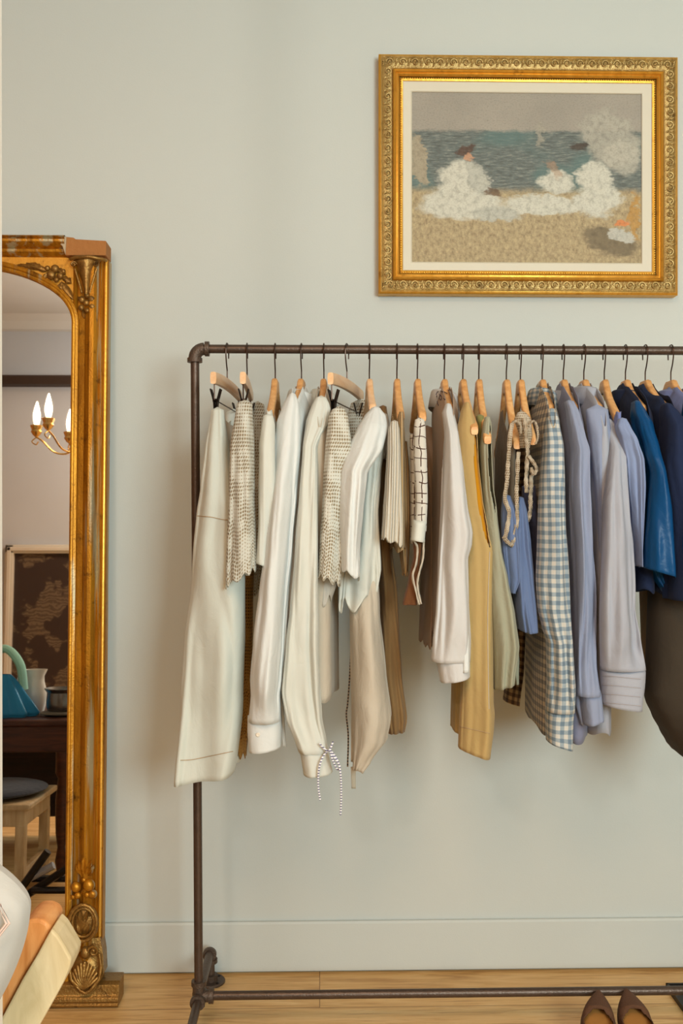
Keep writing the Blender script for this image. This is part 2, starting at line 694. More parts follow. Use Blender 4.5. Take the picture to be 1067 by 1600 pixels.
def foot(x):
    # cross fitting
    m = MB()
    m.tube([(x, 0, LEGZ - 0.020), (x, 0, LEGZ + 0.040)], 0.0145, 16)
    m.tube([(x, 0, LEGZ + 0.030), (x, 0, LEGZ + 0.041)], 0.0175, 18)
    m.tube([(x, -0.026, LEGZ), (x, 0.026, LEGZ)], 0.0148, 16)
    m.tube([(x, -0.027, LEGZ), (x, -0.017, LEGZ)], 0.0178, 18)
    m.tube([(x, 0.017, LEGZ), (x, 0.027, LEGZ)], 0.0178, 18)
    sg = 1 if x < 0.3 else -1
    m.tube([(x, 0, LEGZ + 0.005), (x + sg * 0.026, 0, LEGZ + 0.005)], 0.0142, 16)
    m.tube([(x + sg * 0.024, 0, LEGZ + 0.005), (x + sg * 0.035, 0, LEGZ + 0.005)], 0.0178, 18)
    m.build('cross_fitting', M['fitting'], rack)
    for sy in (1, -1):
        MB().tube([(x, sy * 0.024, LEGZ), (x, sy * 0.222, LEGZ + 0.002)], PR * 0.98, 18).build('leg', M['pipe'], rack)
        q = MB()
        pts = [(x, sy * (0.225 + 0.022 * math.sin(PI / 2 * k / 8)), LEGZ - 0.022 + 0.022 * math.cos(PI / 2 * k / 8)) for k in range(9)]
        q.tube(pts, 0.015, 16)
        q.tube([(x, sy * 0.218, LEGZ), (x, sy * 0.228, LEGZ)], 0.0178, 18)
        q.tube([(x, sy * 0.247, LEGZ - 0.032), (x, sy * 0.247, LEGZ - 0.022)], 0.0178, 18)
        q.build('elbow_fitting', M['fitting'], rack)
        fl = MB()
        fl.lathe([(0.0, 0.006), (0.036, 0.006), (0.038, 0.0035), (0.038, 0.0), (0, 0)][::-1], 26, (x, sy * 0.247, 0))
        fl.lathe([(0.019, 0.006), (0.018, 0.020), (0.011, 0.021), (0.0105, 0.055)], 20, (x, sy * 0.247, 0))
        f = fl.build('floor_flange', M['fitting'], rack)
        for k in range(4):
            a = PI / 4 + k * PI / 2
            MB().ball((x + 0.028 * math.cos(a), sy * 0.247 + 0.028 * math.sin(a), 0.006), (0.0045, 0.0045, 0.002), 8, 5).build('screw', M['clip'], f)


foot(xb - XL)
foot(XR - XL)

# ================================================================= HANGERS
WT = -0.072      # top of hanger wood, below the rail centre


def arm_z(u, drop=0.095):
    v = max(0.0, abs(u) - 0.022)
    return WT - 0.016 - drop * (v / 0.188) ** 0.75


def hook(parent, r=0.0016):
    pts = [(0, 0.0175, -0.020), (0, 0.0185, -0.006)]
    for k in range(9):
        a = PI * k / 8
        pts.append((0, 0.0178 * math.cos(a), 0.0135 * math.sin(a) - 0.0012 + (0.001 if 2 < k < 6 else 0)))
    pts += [(0, -0.0165, -0.018), (0, -0.010, -0.035), (0, -0.002, -0.048), (0, 0, -0.056), (0, 0, WT - 0.012)]
    return MB().tube(spline(pts, 60), r, 8).build('hook', M['wire'], parent)


def wood_hanger(px, rot, label, drop=0.095, L=0.165, thick=0.0062, wmat='hangwood'):
    X = P(px, 546, RAILY).x
    h = empty('wooden_hanger', (X, RAILY, RZ), label, 'clothes hanger', 'wooden hangers on the pipe rail', (0, 0, -rot))
    hook(h)
    m = MB()
    n = 48
    rings = []
    for i in range(n + 1):
        u = -L + 2 * L * i / n
        a = abs(u) / L
        # tall solid neck, slimmer arms
        hh = 0.0165 if abs(u) < 0.022 else 0.0165 - 0.0065 * min(1, (abs(u) - 0.022) / 0.05)
        tx = thick * (1.25 + 0.25 * a ** 2)
        zc = arm_z(u, drop)
        if a > 0.97:
            hh *= 0.75
            tx *= 0.8
        # slope correction so the arm keeps its thickness
        sl = 1.0 if abs(u) < 0.022 else 1.12
        ring = []
        for k in range(12):
            t = 2 * PI * k / 12
            cx, sz = math.cos(t), math.sin(t)
            cx = math.copysign(abs(cx) ** 0.55, cx)
            sz = math.copysign(abs(sz) ** 0.55, sz)
            ring.append((tx * cx, u, zc + hh * sl * sz))
        rings.append(ring)
    vs = [p for r_ in rings for p in r_]
    fs = []
    for i in range(n):
        for k in range(12):
            q = (k + 1) % 12
            fs.append((i * 12 + k, i * 12 + q, (i + 1) * 12 + q, (i + 1) * 12 + k))
    fs.append(tuple(range(12))[::-1])
    fs.append(tuple(n * 12 + k for k in range(12)))
    m.add(vs, fs)
    m.build('arms', M[wmat], h, sharp=50)
    return h


def clip_hanger(px, rot, label, tilt=0.0, wmat='hangwood_pale'):
    X = P(px, 546, RAILY).x
    h = empty('clip_hanger', (X, RAILY, RZ), label, 'clothes hanger', 'wooden clip hangers on the pipe rail', (tilt, 0, -rot))
    hook(h)
    L = 0.165
    m = MB()
    n = 24
    vs, fs = [], []
    for i in range(n + 1):
        u = -L + 2 * L * i / n
        zc = -0.084 - 0.007 * (abs(u) / L) ** 2
        for k in range(12):
            t = 2 * PI * k / 12
            cx = math.copysign(abs(math.cos(t)) ** 0.5, math.cos(t))
            sz = math.copysign(abs(math.sin(t)) ** 0.5, math.sin(t))
            vs.append((0.0068 * cx, u, zc + 0.0135 * sz))
    for i in range(n):
        for k in range(12):
            q = (k + 1) % 12
            fs.append((i * 12 + k, i * 12 + q, (i + 1) * 12 + q, (i + 1) * 12 + k))
    fs.append(tuple(range(12))[::-1])
    fs.append(tuple(n * 12 + k for k in range(12)))
    MB().add(vs, fs).build('bar', M[wmat], h, sharp=50)
    # metal rod under the bar
    r = MB()
    r.tube([(0, -L + 0.01, -0.137), (0, L - 0.01, -0.137)], 0.0016, 8)
    for u in (-L + 0.012, L - 0.012):
        r.tube([(0, u, -0.137), (0, u, -0.100)], 0.0016, 8)
    r.build('rod', M['wire'], h)
    for u in (-L + 0.03, L - 0.03):
        c = MB()
        for sx in (-1, 1):
            for du in (-0.007, 0.007):
                c.tube([(sx * 0.011, u + du, -0.112), (sx * 0.0035, u + du, -0.140), (sx * 0.0022, u + du, -0.158)], 0.0045, 6, flat=(1, 0.4), up=(0, 1, 0))
            c.tube([(sx * 0.0030, u, -0.137), (sx * 0.0022, u, -0.160)], 0.008, 8, flat=(1, 0.25), up=(0, 1, 0))
        c.tube([(-0.007, u, -0.137), (0.007, u, -0.137)], 0.004, 8)
        c.build('clip', M['clip'], h)
    return h


HP = [355, 386, 430, 471, 506, 542, 577, 620, 652, 694, 723, 748, 791, 813, 847, 880, 912, 944, 977, 1008, 1048]
clip_hanger(355, 0.09, 'pale wooden clip hanger holding the cream trousers at the left end of the rail')
clip_hanger(386, -0.02, 'wooden clip hanger holding the crochet skirt with the tan slip, just right of the trousers')
wood_hanger(430, 0.03, 'wooden hanger with arms bare above the short white sleeve, leftmost shirt hanger', L=0.165, drop=0.11)
wood_hanger(471, 0.09, 'wooden hanger inside the bright white buttoned shirt', L=0.148, drop=0.095)
wood_hanger(506, 0.05, 'wooden hanger inside the ivory blouse with the striped cord bow', L=0.148, drop=0.095)
clip_hanger(542, 0.25, 'pale wooden clip hanger turned askew, holding the right one of the crochet skirts')
wood_hanger(577, 0.0, 'wooden hanger inside the white scalloped tunic over the long cream dress', L=0.148, drop=0.095, wmat='hangwood_pale')
wood_hanger(620, 0.03, 'slim wooden hanger standing bare above the ribbed knit top', L=0.165, drop=0.11)
wood_hanger(652, 0.03, 'slim wooden hanger seen edge-on above the pen-line check garment', L=0.165, drop=0.11)
wood_hanger(694, 0.05, 'wooden hanger whose neck pokes out of the embroidered collar', L=0.148, drop=0.095)
wood_hanger(723, 0.04, 'wooden hanger inside the mustard yellow dress', L=0.232, drop=0.114)
wood_hanger(748, 0.08, 'wooden hanger inside the sage green sleeveless top', L=0.225, drop=0.135)
wood_hanger(791, 0.07, 'wooden hanger with bare crossed arms above the left lace-strapped camisole', L=0.19, drop=0.165)
wood_hanger(813, 0.07, 'wooden hanger with bare arms above the right lace-strapped camisole', L=0.19, drop=0.155)
wood_hanger(847, 0.1, 'wooden hanger inside the blue gingham shirt', L=0.148, drop=0.095)
wood_hanger(880, 0.08, 'wooden hanger inside the narrow lavender blue shirt', L=0.148, drop=0.095)
wood_hanger(912, 0.03, 'wooden hanger inside the pale lavender shirt with tucked cuff', L=0.148, drop=0.095)
wood_hanger(944, 0.12, 'wooden hanger with a long bare front arm above the pale blue blouse', L=0.165, drop=0.11)
wood_hanger(977, 0.05, 'wooden hanger inside the shiny royal blue short-sleeved shirt', L=0.148, drop=0.095)
wood_hanger(1008, 0.0, 'wooden hanger holding the long charcoal dress with the navy top', L=0.148, drop=0.095)
wood_hanger(1048, 0.0, 'rightmost wooden hanger on the rail, holding the periwinkle shirt', L=0.148, drop=0.095)

# ================================================================= CLOTHES
M['cream'] = mat_fabric('cream_twill', 'dfe6e0', 'd6ded6', 0.18, 0.25)
M['white'] = mat_fabric('white_cotton', 'edf3f4', 'e6edee', 0.28, 0.45)
M['ivory'] = mat_fabric('ivory_cotton', 'e6ebe6', 'dee3dc', 0.28, 0.35)
M['ecru'] = mat_fabric('ecru_cotton', 'd3cec0', 'c8bfae', 0.25, 0.5)
M['tan'] = mat_fabric('tan_linen', '9c7f56', '8c6f4a', 0.18, 0.5)
M['tanlace'] = mat_crochet('mustard_tan_lace', 'b08a4c', 0.008, 0.22)
M['rust'] = mat_fabric('rust_brown_facing', '70492c', '5f3c24', 0.05, 0.3)
M['crochet'] = mat_crochet('white_crochet', 'dde0d8')
M['sheer'] = mat_fabric('sheer_cotton_edge', 'dcdcd6', 'd2d1c8', 0.4, 0.5)
M['knit'] = mat_ribknit('cream_rib_knit', 'e0e0d6', 'd0c8b4')
M['knitdark'] = mat_ribknit('rib_knit_shade', 'c4a679', 'a38458')  # darker copy of the cream knit, its shadow put into the colour
M['penline'] = mat_linecheck('pen_line_cotton', 'd8d8d0', '4a2f26')
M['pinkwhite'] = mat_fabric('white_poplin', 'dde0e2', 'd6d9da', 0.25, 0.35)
M['pinkshade'] = mat_fabric('white_poplin_shade', 'b09a86', 'a28b76', 0.2, 0.4)  # white poplin with pinkish brown shade put into the colour
M['yellow'] = mat_fabric('mustard_linen', 'c0a974', 'b8a06a', 0.2, 0.35, tcol='e0a020')
M['orange'] = mat_fabric('marigold_lining', 'd99a20', 'c88a16', 0.3, 0.2)
M['sage'] = mat_fabric('sage_linen', 'a8ab98', 'a0a28c', 0.2, 0.6)
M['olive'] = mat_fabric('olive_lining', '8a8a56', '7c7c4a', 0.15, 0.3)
M['lace'] = mat_crochet('cream_lace', 'cdc3b0', 0.0055, 0.28)
M['camiblue'] = mat_fabric('dusty_blue_silk', '6b80a8', '5c7098', 0.15, 0.3, 0.6)
M['camidark'] = mat_fabric('dusty_blue_silk_shade', '5a6489', '4c5474', 0.15, 0.3, 0.6)  # darker copy of the dusty blue silk, shadow in the colour
M['gauze'] = mat_fabric('grey_brown_gauze', '8d8270', '7b7060', 0.25, 0.7)
M['gingham'] = mat_gingham('blue_gingham', 'd0d1cb', '9cacb6', '72889a')
M['ginghamdark'] = mat_gingham('gingham_deep_shade', 'b09c7c', '77644f', '4e3f35')  # blue gingham for the rear sleeve, brown shade painted into its colours
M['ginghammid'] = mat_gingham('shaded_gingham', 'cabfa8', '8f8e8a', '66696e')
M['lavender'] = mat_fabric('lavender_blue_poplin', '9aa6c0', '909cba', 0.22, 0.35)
M['lavender2'] = mat_fabric('lavender_poplin_shade', '878da6', '7e84a0', 0.2, 0.3)  # darker lavender for the shirt body, shade put into the colour
M['lavshade'] = mat_fabric('lavender_poplin_deep_shade', '9090a8', '84849c', 0.2, 0.3)  # lavender of the back sleeves, darkened by painted-in shade
M['palelav'] = mat_fabric('pale_lavender_cotton', 'b6bcc8', 'aeb4c2', 0.25, 0.35)
M['periwinkle'] = mat_fabric('periwinkle_cotton', '828fc0', '7683b8', 0.2, 0.3)
M['iceblue'] = mat_fabric('ice_blue_silk', '93a6cc', '8698c0', 0.2, 0.3, 0.6)
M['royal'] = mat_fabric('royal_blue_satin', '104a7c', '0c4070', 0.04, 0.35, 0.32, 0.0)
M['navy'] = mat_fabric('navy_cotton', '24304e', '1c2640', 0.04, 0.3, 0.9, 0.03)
M['charcoal'] = mat_fabric('charcoal_wool', '433c33', '3a342c', 0.03, 0.2, 0.9, 0.03)
M['stripecord'] = None


def garment(name, px, label, cat, group=None):
    X = P(px, 546, RAILY).x
    return empty(name, (X, RAILY, RZ - 0.08), label, cat, group)


def setp(o, parent):
    """parent keeping world coordinates (meshes are made in world space)"""
    o.parent = parent
    o.matrix_parent_inverse = Matrix.Translation(-parent.location)
    return o


def solid(o, t=0.0014):
    s = o.modifiers.new('cloth_thickness', 'SOLIDIFY')
    s.thickness = t
    s.offset = -1
    return o


def drape(name, rows, mat, parent, Y=-0.52, dy=0.04, nf=5, amp=0.006, seed=0, nv=64, nu=88, slant=0.0, hem=0.0, hemn=6,
          sq=0.85, top=True, slit=None, label=None, Yend=None, dyend=None, bow=0.0, seg=None, thick=0.0014, gather=False):
    """hanging cloth tube from outline rows (y, left, right); closed on top, open at the hem.
    slit=(y0,y1,phi,width): an opening facing phi"""
    ys = [r[0] for r in rows]
    xl = [r[1] for r in rows]
    xr = [r[2] for r in rows]
    rnd = random.Random(seed)
    ph = [rnd.uniform(0, 6.28) for _ in range(6)]
    Yend = Y if Yend is None else Yend
    dyend = dy if dyend is None else dyend
    vs, uvs = [], []
    capn = 4 if top else 0
    total = nv + capn
    for i in range(total + 1):
        if i < capn:
            t = 0.0
            cap = math.sin(PI / 2 * i / capn)
            ypx = ys[0]
        else:
            t = (i - capn) / nv
            cap = 1.0
            ypx = ys[0] + (ys[-1] - ys[0]) * t
        L, Rr = interp(ys, xl, ypx), interp(ys, xr, ypx)
        Yc = Y + (Yend - Y) * min(1.0, t * 3.0)
        d = dy + (dyend - dy) * t
        grow = min(1, t * 4)
        hwpx = max(0.5, (Rr - L) / 2)
        xc = (L + Rr) / 2
        zc = P(xc, ypx, Yc).z
        if i < capn:
            zc += (1 - cap) * hwpx / S(Yc) * 0.5
        for j in range(nu):
            f = 2 * PI * j / nu
            c, s_ = math.cos(f), math.sin(f)
            cs = math.copysign(abs(c) ** sq, c)
            ss = math.copysign(abs(s_) ** sq, s_)
            drift = 1.6 * math.sin(t * 2.3 + ph[0])
            kf = nf * 0.15
            q1 = mnoise.noise(Vector((c * kf * 1.3 + seed, s_ * kf + ph[1], zc * 1.9 + ph[2])))
            q2 = mnoise.noise(Vector((c * kf * 2.6 - seed, s_ * kf * 2.2 + ph[3], zc * 3.4 + ph[4])))
            q3 = mnoise.noise(Vector((c * kf * 2.0, s_ * kf * 1.5 + ph[5], zc * 9.0 + seed)))
            fold = q1 * 2.8 + (0.25 - math.sqrt(q2 * q2 + 0.006)) * 1.4 + q3 * 0.5
            A = 1.7 * amp * (0.25 + 0.75 * grow) * (0.55 + 0.75 * t)
            if gather and t > 0.9:
                A *= 1 - 0.85 * (t - 0.9) / 0.1
            x = hwpx / S(Yc) * cs * cap
            x -= abs(c) ** 6 * A * 0.25 * (fold + 0.6) * math.copysign(1, c) * cap
            yd = d * ss * cap * (0.25 + 0.75 * min(1, t * 6 + 0.3)) + A * fold * (0.4 + 0.6 * abs(s_)) * cap
            z = zc
            wt = t ** 3
            dz = slant * cs * wt + hem * wt * math.sin(hemn * f + ph[4]) + bow * (1 - c * c) * wt
            z -= dz / S(Yc)
            base = P(xc, ypx, Yc)
            vs.append((base.x + x, Yc + yd, z))
            uvs.append([0.0, -zc])
        # distance round the ring, measured from the side that faces the room
        ring = vs[-nu:]
        j0 = 3 * nu // 4
        for sgn in (1, -1):
            acc = 0.0
            for k in range(1, nu // 2 + (1 if sgn > 0 else 0)):
                a_, b_ = (j0 + sgn * (k - 1)) % nu, (j0 + sgn * k) % nu
                acc += math.hypot(ring[b_][0] - ring[a_][0], ring[b_][1] - ring[a_][1])
                uvs[len(uvs) - nu + b_][0] = sgn * acc
    fs = []
    cut = []
    for i in range(total):
        for j in range(nu):
            q = (j + 1) % nu
            if slit:
                t = max(0, (i + 0.5 - capn) / nv)
                ypx = ys[0] + (ys[-1] - ys[0]) * t
                y0, y1, phi, wd = slit
                fm = 2 * PI * (j + 0.5) / nu
                df = (fm - phi + PI) % (2 * PI) - PI
                if y0 < ypx < y1:
                    k = (ypx - y0) / (y1 - y0)
                    if abs(df) < wd * math.sin(PI * min(1, k * 1.0 + 0.0)) ** 0.6:
                        continue
            fs.append((i * nu + j, (i + 1) * nu + j, (i + 1) * nu + q, i * nu + q))
    o = mesh(name, vs, fs, mat, None, uv=uvs)
    if slit or hem or slant:
        pass
    solid(o, thick)
    setp(o, parent)
    if label:
        o['label'] = label
    return o


def body(parent, px, mat, ybot, front=0.192, back=0.182, T=0.017, neck=0.05, dip=0.045, drop=0.095, rot=0.0, amp=0.006, nf=7,
         seed=0, ytop=None, flare=1.0, hemamp=0.006, name='body', label=None, cut=None, lift=0.022, xo=0.0):
    """shirt or dress body hanging from the hanger's arms, extending in depth towards the wall"""
    X0 = P(px, 546, RAILY).x + xo
    zb = P(px, ybot, RAILY - front).z
    rnd = random.Random(seed + 50)
    ph = [rnd.uniform(0, 6.28) for _ in range(5)]
    nu, nv = 72, 40
    ctr, U0 = (front - back) / 2, (front + back) / 2
    cr, sr = math.cos(-rot), math.sin(-rot)
    vs, uvs = [], []
    for i in range(nv + 1):
        s = i / nv
        for j in range(nu):
            f = 2 * PI * j / nu
            c, s_ = math.cos(f), math.sin(f)
            U = U0 * (1 + (flare - 1) * s)
            u = ctr + U * c
            uu = ctr + U0 * c
            zt = RZ + arm_z(uu, drop) + lift
            if abs(uu) > 0.13 and T > 0.02:
                zt -= 0.045 * ((abs(uu) - 0.13) / 0.06) ** 2
            if abs(uu) < neck:
                zt -= dip * (1 - (uu / neck) ** 2) ** 0.8
            z = zt * (1 - s) + zb * s
            th = max(0.012, T * min(1, 0.35 + s * 9)) * (1 + 0.25 * s)
            fold = math.sin(nf * u / 0.2 + ph[0] + 1.2 * s) * 0.6 + math.sin(2.3 * nf * u / 0.2 + ph[1]) * 0.3
            x = th * math.copysign(abs(s_) ** 0.7, s_) + amp * min(1, s * 3) * fold * (1 if s_ >= 0 else -0.3) * abs(s_) ** 0.5
            z -= hemamp * s ** 4 * math.sin(5 * f + ph[2])
            lx, ly = x, -u
            vs.append((X0 + lx * cr - ly * sr, RAILY + lx * sr + ly * cr, z))
            uvs.append((u + (0.5 if s_ < 0 else 0), -z))
    fs = []
    for i in range(nv):
        for j in range(nu):
            q = (j + 1) % nu
            fs.append((i * nu + j, (i + 1) * nu + j, (i + 1) * nu + q, i * nu + q))
    o = mesh(name, vs, fs, mat, None, uv=uvs)
    solid(o)
    setp(o, parent)
    if label:
        o['label'] = label
    return o


def collar(parent, px, mat, h=0.044, ru=0.062, rx=0.025, ztop=None, seed=0, inner=None):
    """shirt collar: stand rising round the hanger neck, leaf folded over it with two points"""
    X0 = P(px, 546, RAILY).x
    zt = RZ - 0.092 if ztop is None else ztop
    nu = 48
    prof = [(-0.004, -0.045), (-0.003, -0.02), (0, -0.004), (0.003, 0.0), (0.006, -0.004), (0.010, -h * 0.5), (0.013, -h)]
    vs, uvs = [], []
    for k, (o_, dz) in enumerate(prof):
        for j in range(nu + 1):
            f = -PI * 0.97 + 2 * PI * 0.97 * j / nu     # opening faces the camera-left side
            ff = f + PI * 0.5
            e = (1 - math.cos(f)) / 2                   # 1 near the points
            r1, r2 = ru + o_ * (1 + 0.3 * e), rx + o_
            z = zt + dz * (1 + (0.45 * e if k > 4 else 0)) - 0.014 * e
            vs.append((X0 + r2 * math.cos(ff + PI / 2) * 1.0, RAILY - r1 * math.sin(ff + PI / 2), z))
            uvs.append((f * 0.05, -z + k * 0.01))
    fs = []
    for k in range(len(prof) - 1):
        for j in range(nu):
            a = k * (nu + 1) + j
            fs.append((a, a + 1, a + nu + 2, a + nu + 1))
    o = mesh('collar', vs, fs, mat, None, uv=uvs)
    solid(o, 0.0016)
    return setp(o, parent)


def back_sleeve(parent, px, mat, length, seed=0):
    X0 = P(px, 546, RAILY).x
    z0 = RZ + arm_z(0.2) + 0.005
    rnd = random.Random(seed)
    vs, uvs, fs = [], [], []
    nu, nv = 28, 24
    p1 = rnd.uniform(0, 6)
    for i in range(nv + 1):
        t = i / nv
        cap = min(1, math.sqrt(t * 6 + 0.02))
        for j in range(nu):
            f = 2 * PI * j / nu
            fold = math.sin(4 * f + p1 + t)
            x = (0.016 + 0.006 * t) * math.cos(f) * cap
            y = (0.030 + 0.012 * t) * math.sin(f) * cap + 0.003 * fold * t
            vs.append((X0 + x, RAILY + 0.195 + y, z0 - length * t))
            uvs.append((f * 0.03, length * t))
    for i in range(nv):
        for j in range(nu):
            q = (j + 1) % nu
            fs.append((i * nu + j, (i + 1) * nu + j, (i + 1) * nu + q, i * nu + q))
    o = mesh('sleeve', vs, fs, mat, None, uv=uvs)
    solid(o)
    return setp(o, parent)


def button(parent, px, py, Y, mat=None, r=0.0045):
    p = on_cloth(parent, px, py, Y)
    m = MB().lathe([(0, -0.001), (r, -0.001), (r * 1.05, 0.0), (r * 0.8, 0.0012), (0, 0.0008)], 14, p, Euler((PI / 2, 0, 0)).to_matrix())
    o = m.build('button', mat or M['button'])
    return setp(o, parent)


def on_cloth(parent, px, py, Y):
    """point of the parent's cloth seen first from the front at this pixel"""
    best = None
    o_ = Vector((0, CY, CZ))
    d_ = ray(px, py).normalized()
    for ch_ in parent.children:
        if ch_.type != 'MESH' or len(ch_.data.polygons) < 300:
            continue
        if ch_.name not in BV:
            BV[ch_.name] = BVHTree.FromPolygons([v.co.copy() for v in ch_.data.vertices], [tuple(p.vertices) for p in ch_.data.polygons])
        hit = BV[ch_.name].ray_cast(o_, d_)
        if hit[0] is not None and (best is None or hit[3] < best[1]):
            best = (hit[0], hit[3])
    return best[0] - d_ * 0.0012 if best else P(px, py, Y)


def ribbon(name, pts, width, mat, parent, Y, n=40, thick=0.0012, label=None, dY=None):
    """flat strip through pixel points at depth Y"""
    pp = spline([P(a, b, Y if dY is None else Y + dY[k]) for k, (a, b) in enumerate(pts)], n)
    vs, uvs = [], []
    for i, p in enumerate(pp):
        t = (pp[min(i + 1, n)] - pp[max(i - 1, 0)]).normalized()
        side = t.cross(Vector((0, 1, 0)))
        side = side.normalized() if side.length > 1e-5 else Vector((1, 0, 0))
        wv = width * (1 + 0.12 * math.sin(i * 1.7))
        for k in (-1, 1):
            vs.append(p + side * wv / 2 * k + Vector((0, 0.003 * math.sin(i * 0.5 + k), 0)))
            uvs.append((wv / 2 * k, i * 0.006))
    fs = [(2 * i, 2 * i + 1, 2 * i + 3, 2 * i + 2) for i in range(n)]
    o = mesh(name, vs, fs, mat, None, uv=uvs)
    s = o.modifiers.new('cloth_thickness', 'SOLIDIFY')
    s.thickness = thick
    if label:
        o['label'] = label
    return setp(o, parent)


def cord(name, pts, r, mat, parent, Y, n=50, label=None, lay=False):
    if lay:
        pp = spline([(a, b, 0) for a, b in pts], 16)
        o = MB().tube(spline([on_cloth(parent, p.x, p.y, Y) for p in pp], n * 2), r, 7).build(name, mat)
        return setp(o, parent)
    o = MB().tube(spline([P(a, b, Y + (0.004 * math.sin(k * 2.1))) for k, (a, b) in enumerate(pts)], n), r, 7).build(name, mat)
    if label:
        o['label'] = label
    return setp(o, parent)


def seam(parent, pts, Y, mat, r=0.0008, name='seam'):
    return cord(name, pts, r, mat, parent, Y, 24, lay=True)


M['button'] = mat_plain('pearl_button', 'e5dfd0', 0.3)
tcord = NT('striped_cord')
zc_ = tcord.n('ShaderNodeSeparateXYZ')
tcord.t.links.new(tcord.tc('Object'), zc_.inputs[0])
st = tcord.math('GREATER_THAN', tcord.math('FRACT', tcord.math('MULTIPLY', zc_.outputs[2], 170)), 0.62)
tcord.col(tcord.mix(st, lin('e4e9f2'), lin('5a5c80'))).pbr(0.9)
M['stripecord'] = tcord.m
tdark = NT('dark_striped_tape')
zc_ = tdark.n('ShaderNodeSeparateXYZ')
tdark.t.links.new(tdark.tc('Object'), zc_.inputs[0])
st = tdark.math('GREATER_THAN', tdark.math('FRACT', tdark.math('MULTIPLY', zc_.outputs[2], 140)), 0.6)
tdark.col(tdark.mix(st, lin('3a2f2a'), lin('9a8870'))).pbr(0.9)
M['darktape'] = tdark.m

# 1 cream trousers --------------------------------------------------
g = garment('wide_trousers', 355, 'cream wide-leg trousers clipped by the waistband at the left end of the rail', 'trousers')
drape('leg', [(641, 329, 350), (700, 319, 357), (760, 311, 366), (800, 305, 374), (900, 298, 379), (1000, 289, 379), (1100, 283, 376), (1190, 278, 370), (1213, 277, 366)],
      M['cream'], g, Y=-0.455, dy=0.030, Yend=-0.42, dyend=0.075, nf=3, amp=0.012, seed=3, slant=-9, thick=0.002)
drape('leg', [(645, 352, 378), (700, 351, 380), (800, 352, 384), (900, 346, 388), (1000, 342, 388), (1100, 338, 384), (1185, 336, 380)],
      M['cream'], g, Y=-0.18, dy=0.03, dyend=0.06, nf=3, amp=0.006, seed=4, thick=0.002)
wb = MB()
a, b = P(336, 643, -0.46), P(372, 650, -0.15)
vs, fs, uvs = [], [], []
n = 20
for i in range(n + 1):
    t = i / n
    p = a.lerp(b, t)
    sag = 0.028 * math.sin(PI * t)
    for k, (dx, z0) in enumerate(((-0.006, 0), (-0.012, -0.05), (-0.018, -0.12), (0.018, -0.12), (0.012, -0.05), (0.006, 0))):
        vs.append((p.x + dx * (1 + math.sin(PI * t)), p.y, p.z - sag + z0))
        uvs.append((t * 0.3, z0))
for i in range(n):
    for k in range(5):
        if k == 2:
            continue
        fs.append((i * 6 + k, i * 6 + k + 1, (i + 1) * 6 + k + 1, (i + 1) * 6 + k))
o = mesh('waistband', vs, fs, M['ecru'], None, uv=uvs)
solid(o, 0.002)
setp(o, g)
M['thread'] = mat_plain('beige_thread', 'b59a74', 0.9)
M['greythread'] = mat_plain('grey_thread', 'a5a3a8', 0.9)
seam(g, [(282, 1188), (300, 1187), (330, 1181), (364, 1174)], -0.513, M['thread'])
seam(g, [(308, 806), (330, 808), (350, 812), (372, 813)], -0.505, M['thread'])

# 2 crochet skirt ---------------------------------------------------
g = garment('crochet_skirt', 386, 'white crochet skirt with a pointed scalloped hem, left one of the two crochet skirts', 'skirt', 'crochet skirts on clip hangers')
drape('front_panel', [(630, 371, 394), (645, 368, 395), (700, 359, 397), (760, 356, 398), (800, 355, 398), (850, 352, 399), (885, 350, 400), (903, 350, 400)],
      M['crochet'], g, Y=-0.51, dy=0.025, dyend=0.05, nf=4, amp=0.006, seed=7, slant=-14, hem=4, hemn=9)
drape('back_panel', [(632, 392, 413), (660, 388, 416), (700, 390, 414), (800, 392, 412), (880, 392, 414), (925, 390, 412)],
      M['crochet'], g, Y=-0.15, dy=0.02, dyend=0.045, nf=4, amp=0.006, seed=8, hem=5, hemn=7)
drape('slip', [(860, 374, 398), (950, 372, 396), (1050, 373, 394), (1120, 373, 391), (1178, 372, 386)],
      M['tanlace'], g, Y=-0.2, dy=0.03, nf=3, amp=0.004, seed=9, top=False, hem=5, label='tan lace slip below the crochet')

# 3 short sleeved white top -----------------------------------------
g = garment('short_sleeved_top', 430, 'white short-sleeved cotton top between the left crochet skirt and the bright white shirt', 'top')
drape('sleeve', [(650, 411, 427), (664, 408, 430), (700, 403, 431), (770, 402, 434), (820, 402, 436), (884, 400, 434)],
      M['ivory'], g, Y=-0.50, dy=0.03, dyend=0.04, nf=4, amp=0.005, seed=11, slant=5)
body(g, 430, M['ivory'], 1010, neck=0.175, dip=0.08, seed=3, front=0.19, rot=0.03, drop=0.11, T=0.014, lift=0.022)

# 4 bright white shirt ----------------------------------------------
g = garment('long_sleeved_shirt', 471, 'bright white long-sleeved shirt with a buttoned cuff, in front of the ivory blouse', 'shirt')
drape('sleeve', [(616, 452, 462), (630, 443, 468), (660, 432, 470), (700, 426, 470), (770, 418, 464), (850, 411, 457), (920, 402, 451), (1000, 394, 446), (1060, 390, 441), (1085, 391, 437), (1125, 388, 438)],
      M['white'], g, Y=-0.445, Yend=-0.505, dy=0.035, dyend=0.045, nf=5, amp=0.010, seed=12, gather=True)
c = drape('cuff', [(1118, 387, 439), (1140, 386, 440), (1169, 388, 440)], M['white'], g, Y=-0.50, dy=0.042, nf=3, amp=0.002, seed=13, top=False, slant=-4, nv=14)
drape('placket', [(1060, 432, 438), (1120, 438, 445), (1166, 442, 447)], M['white'], g, Y=-0.47, dy=0.008, nf=3, amp=0.001, seed=14, top=False, nv=20)
button(g, 403, 1148, -0.546)
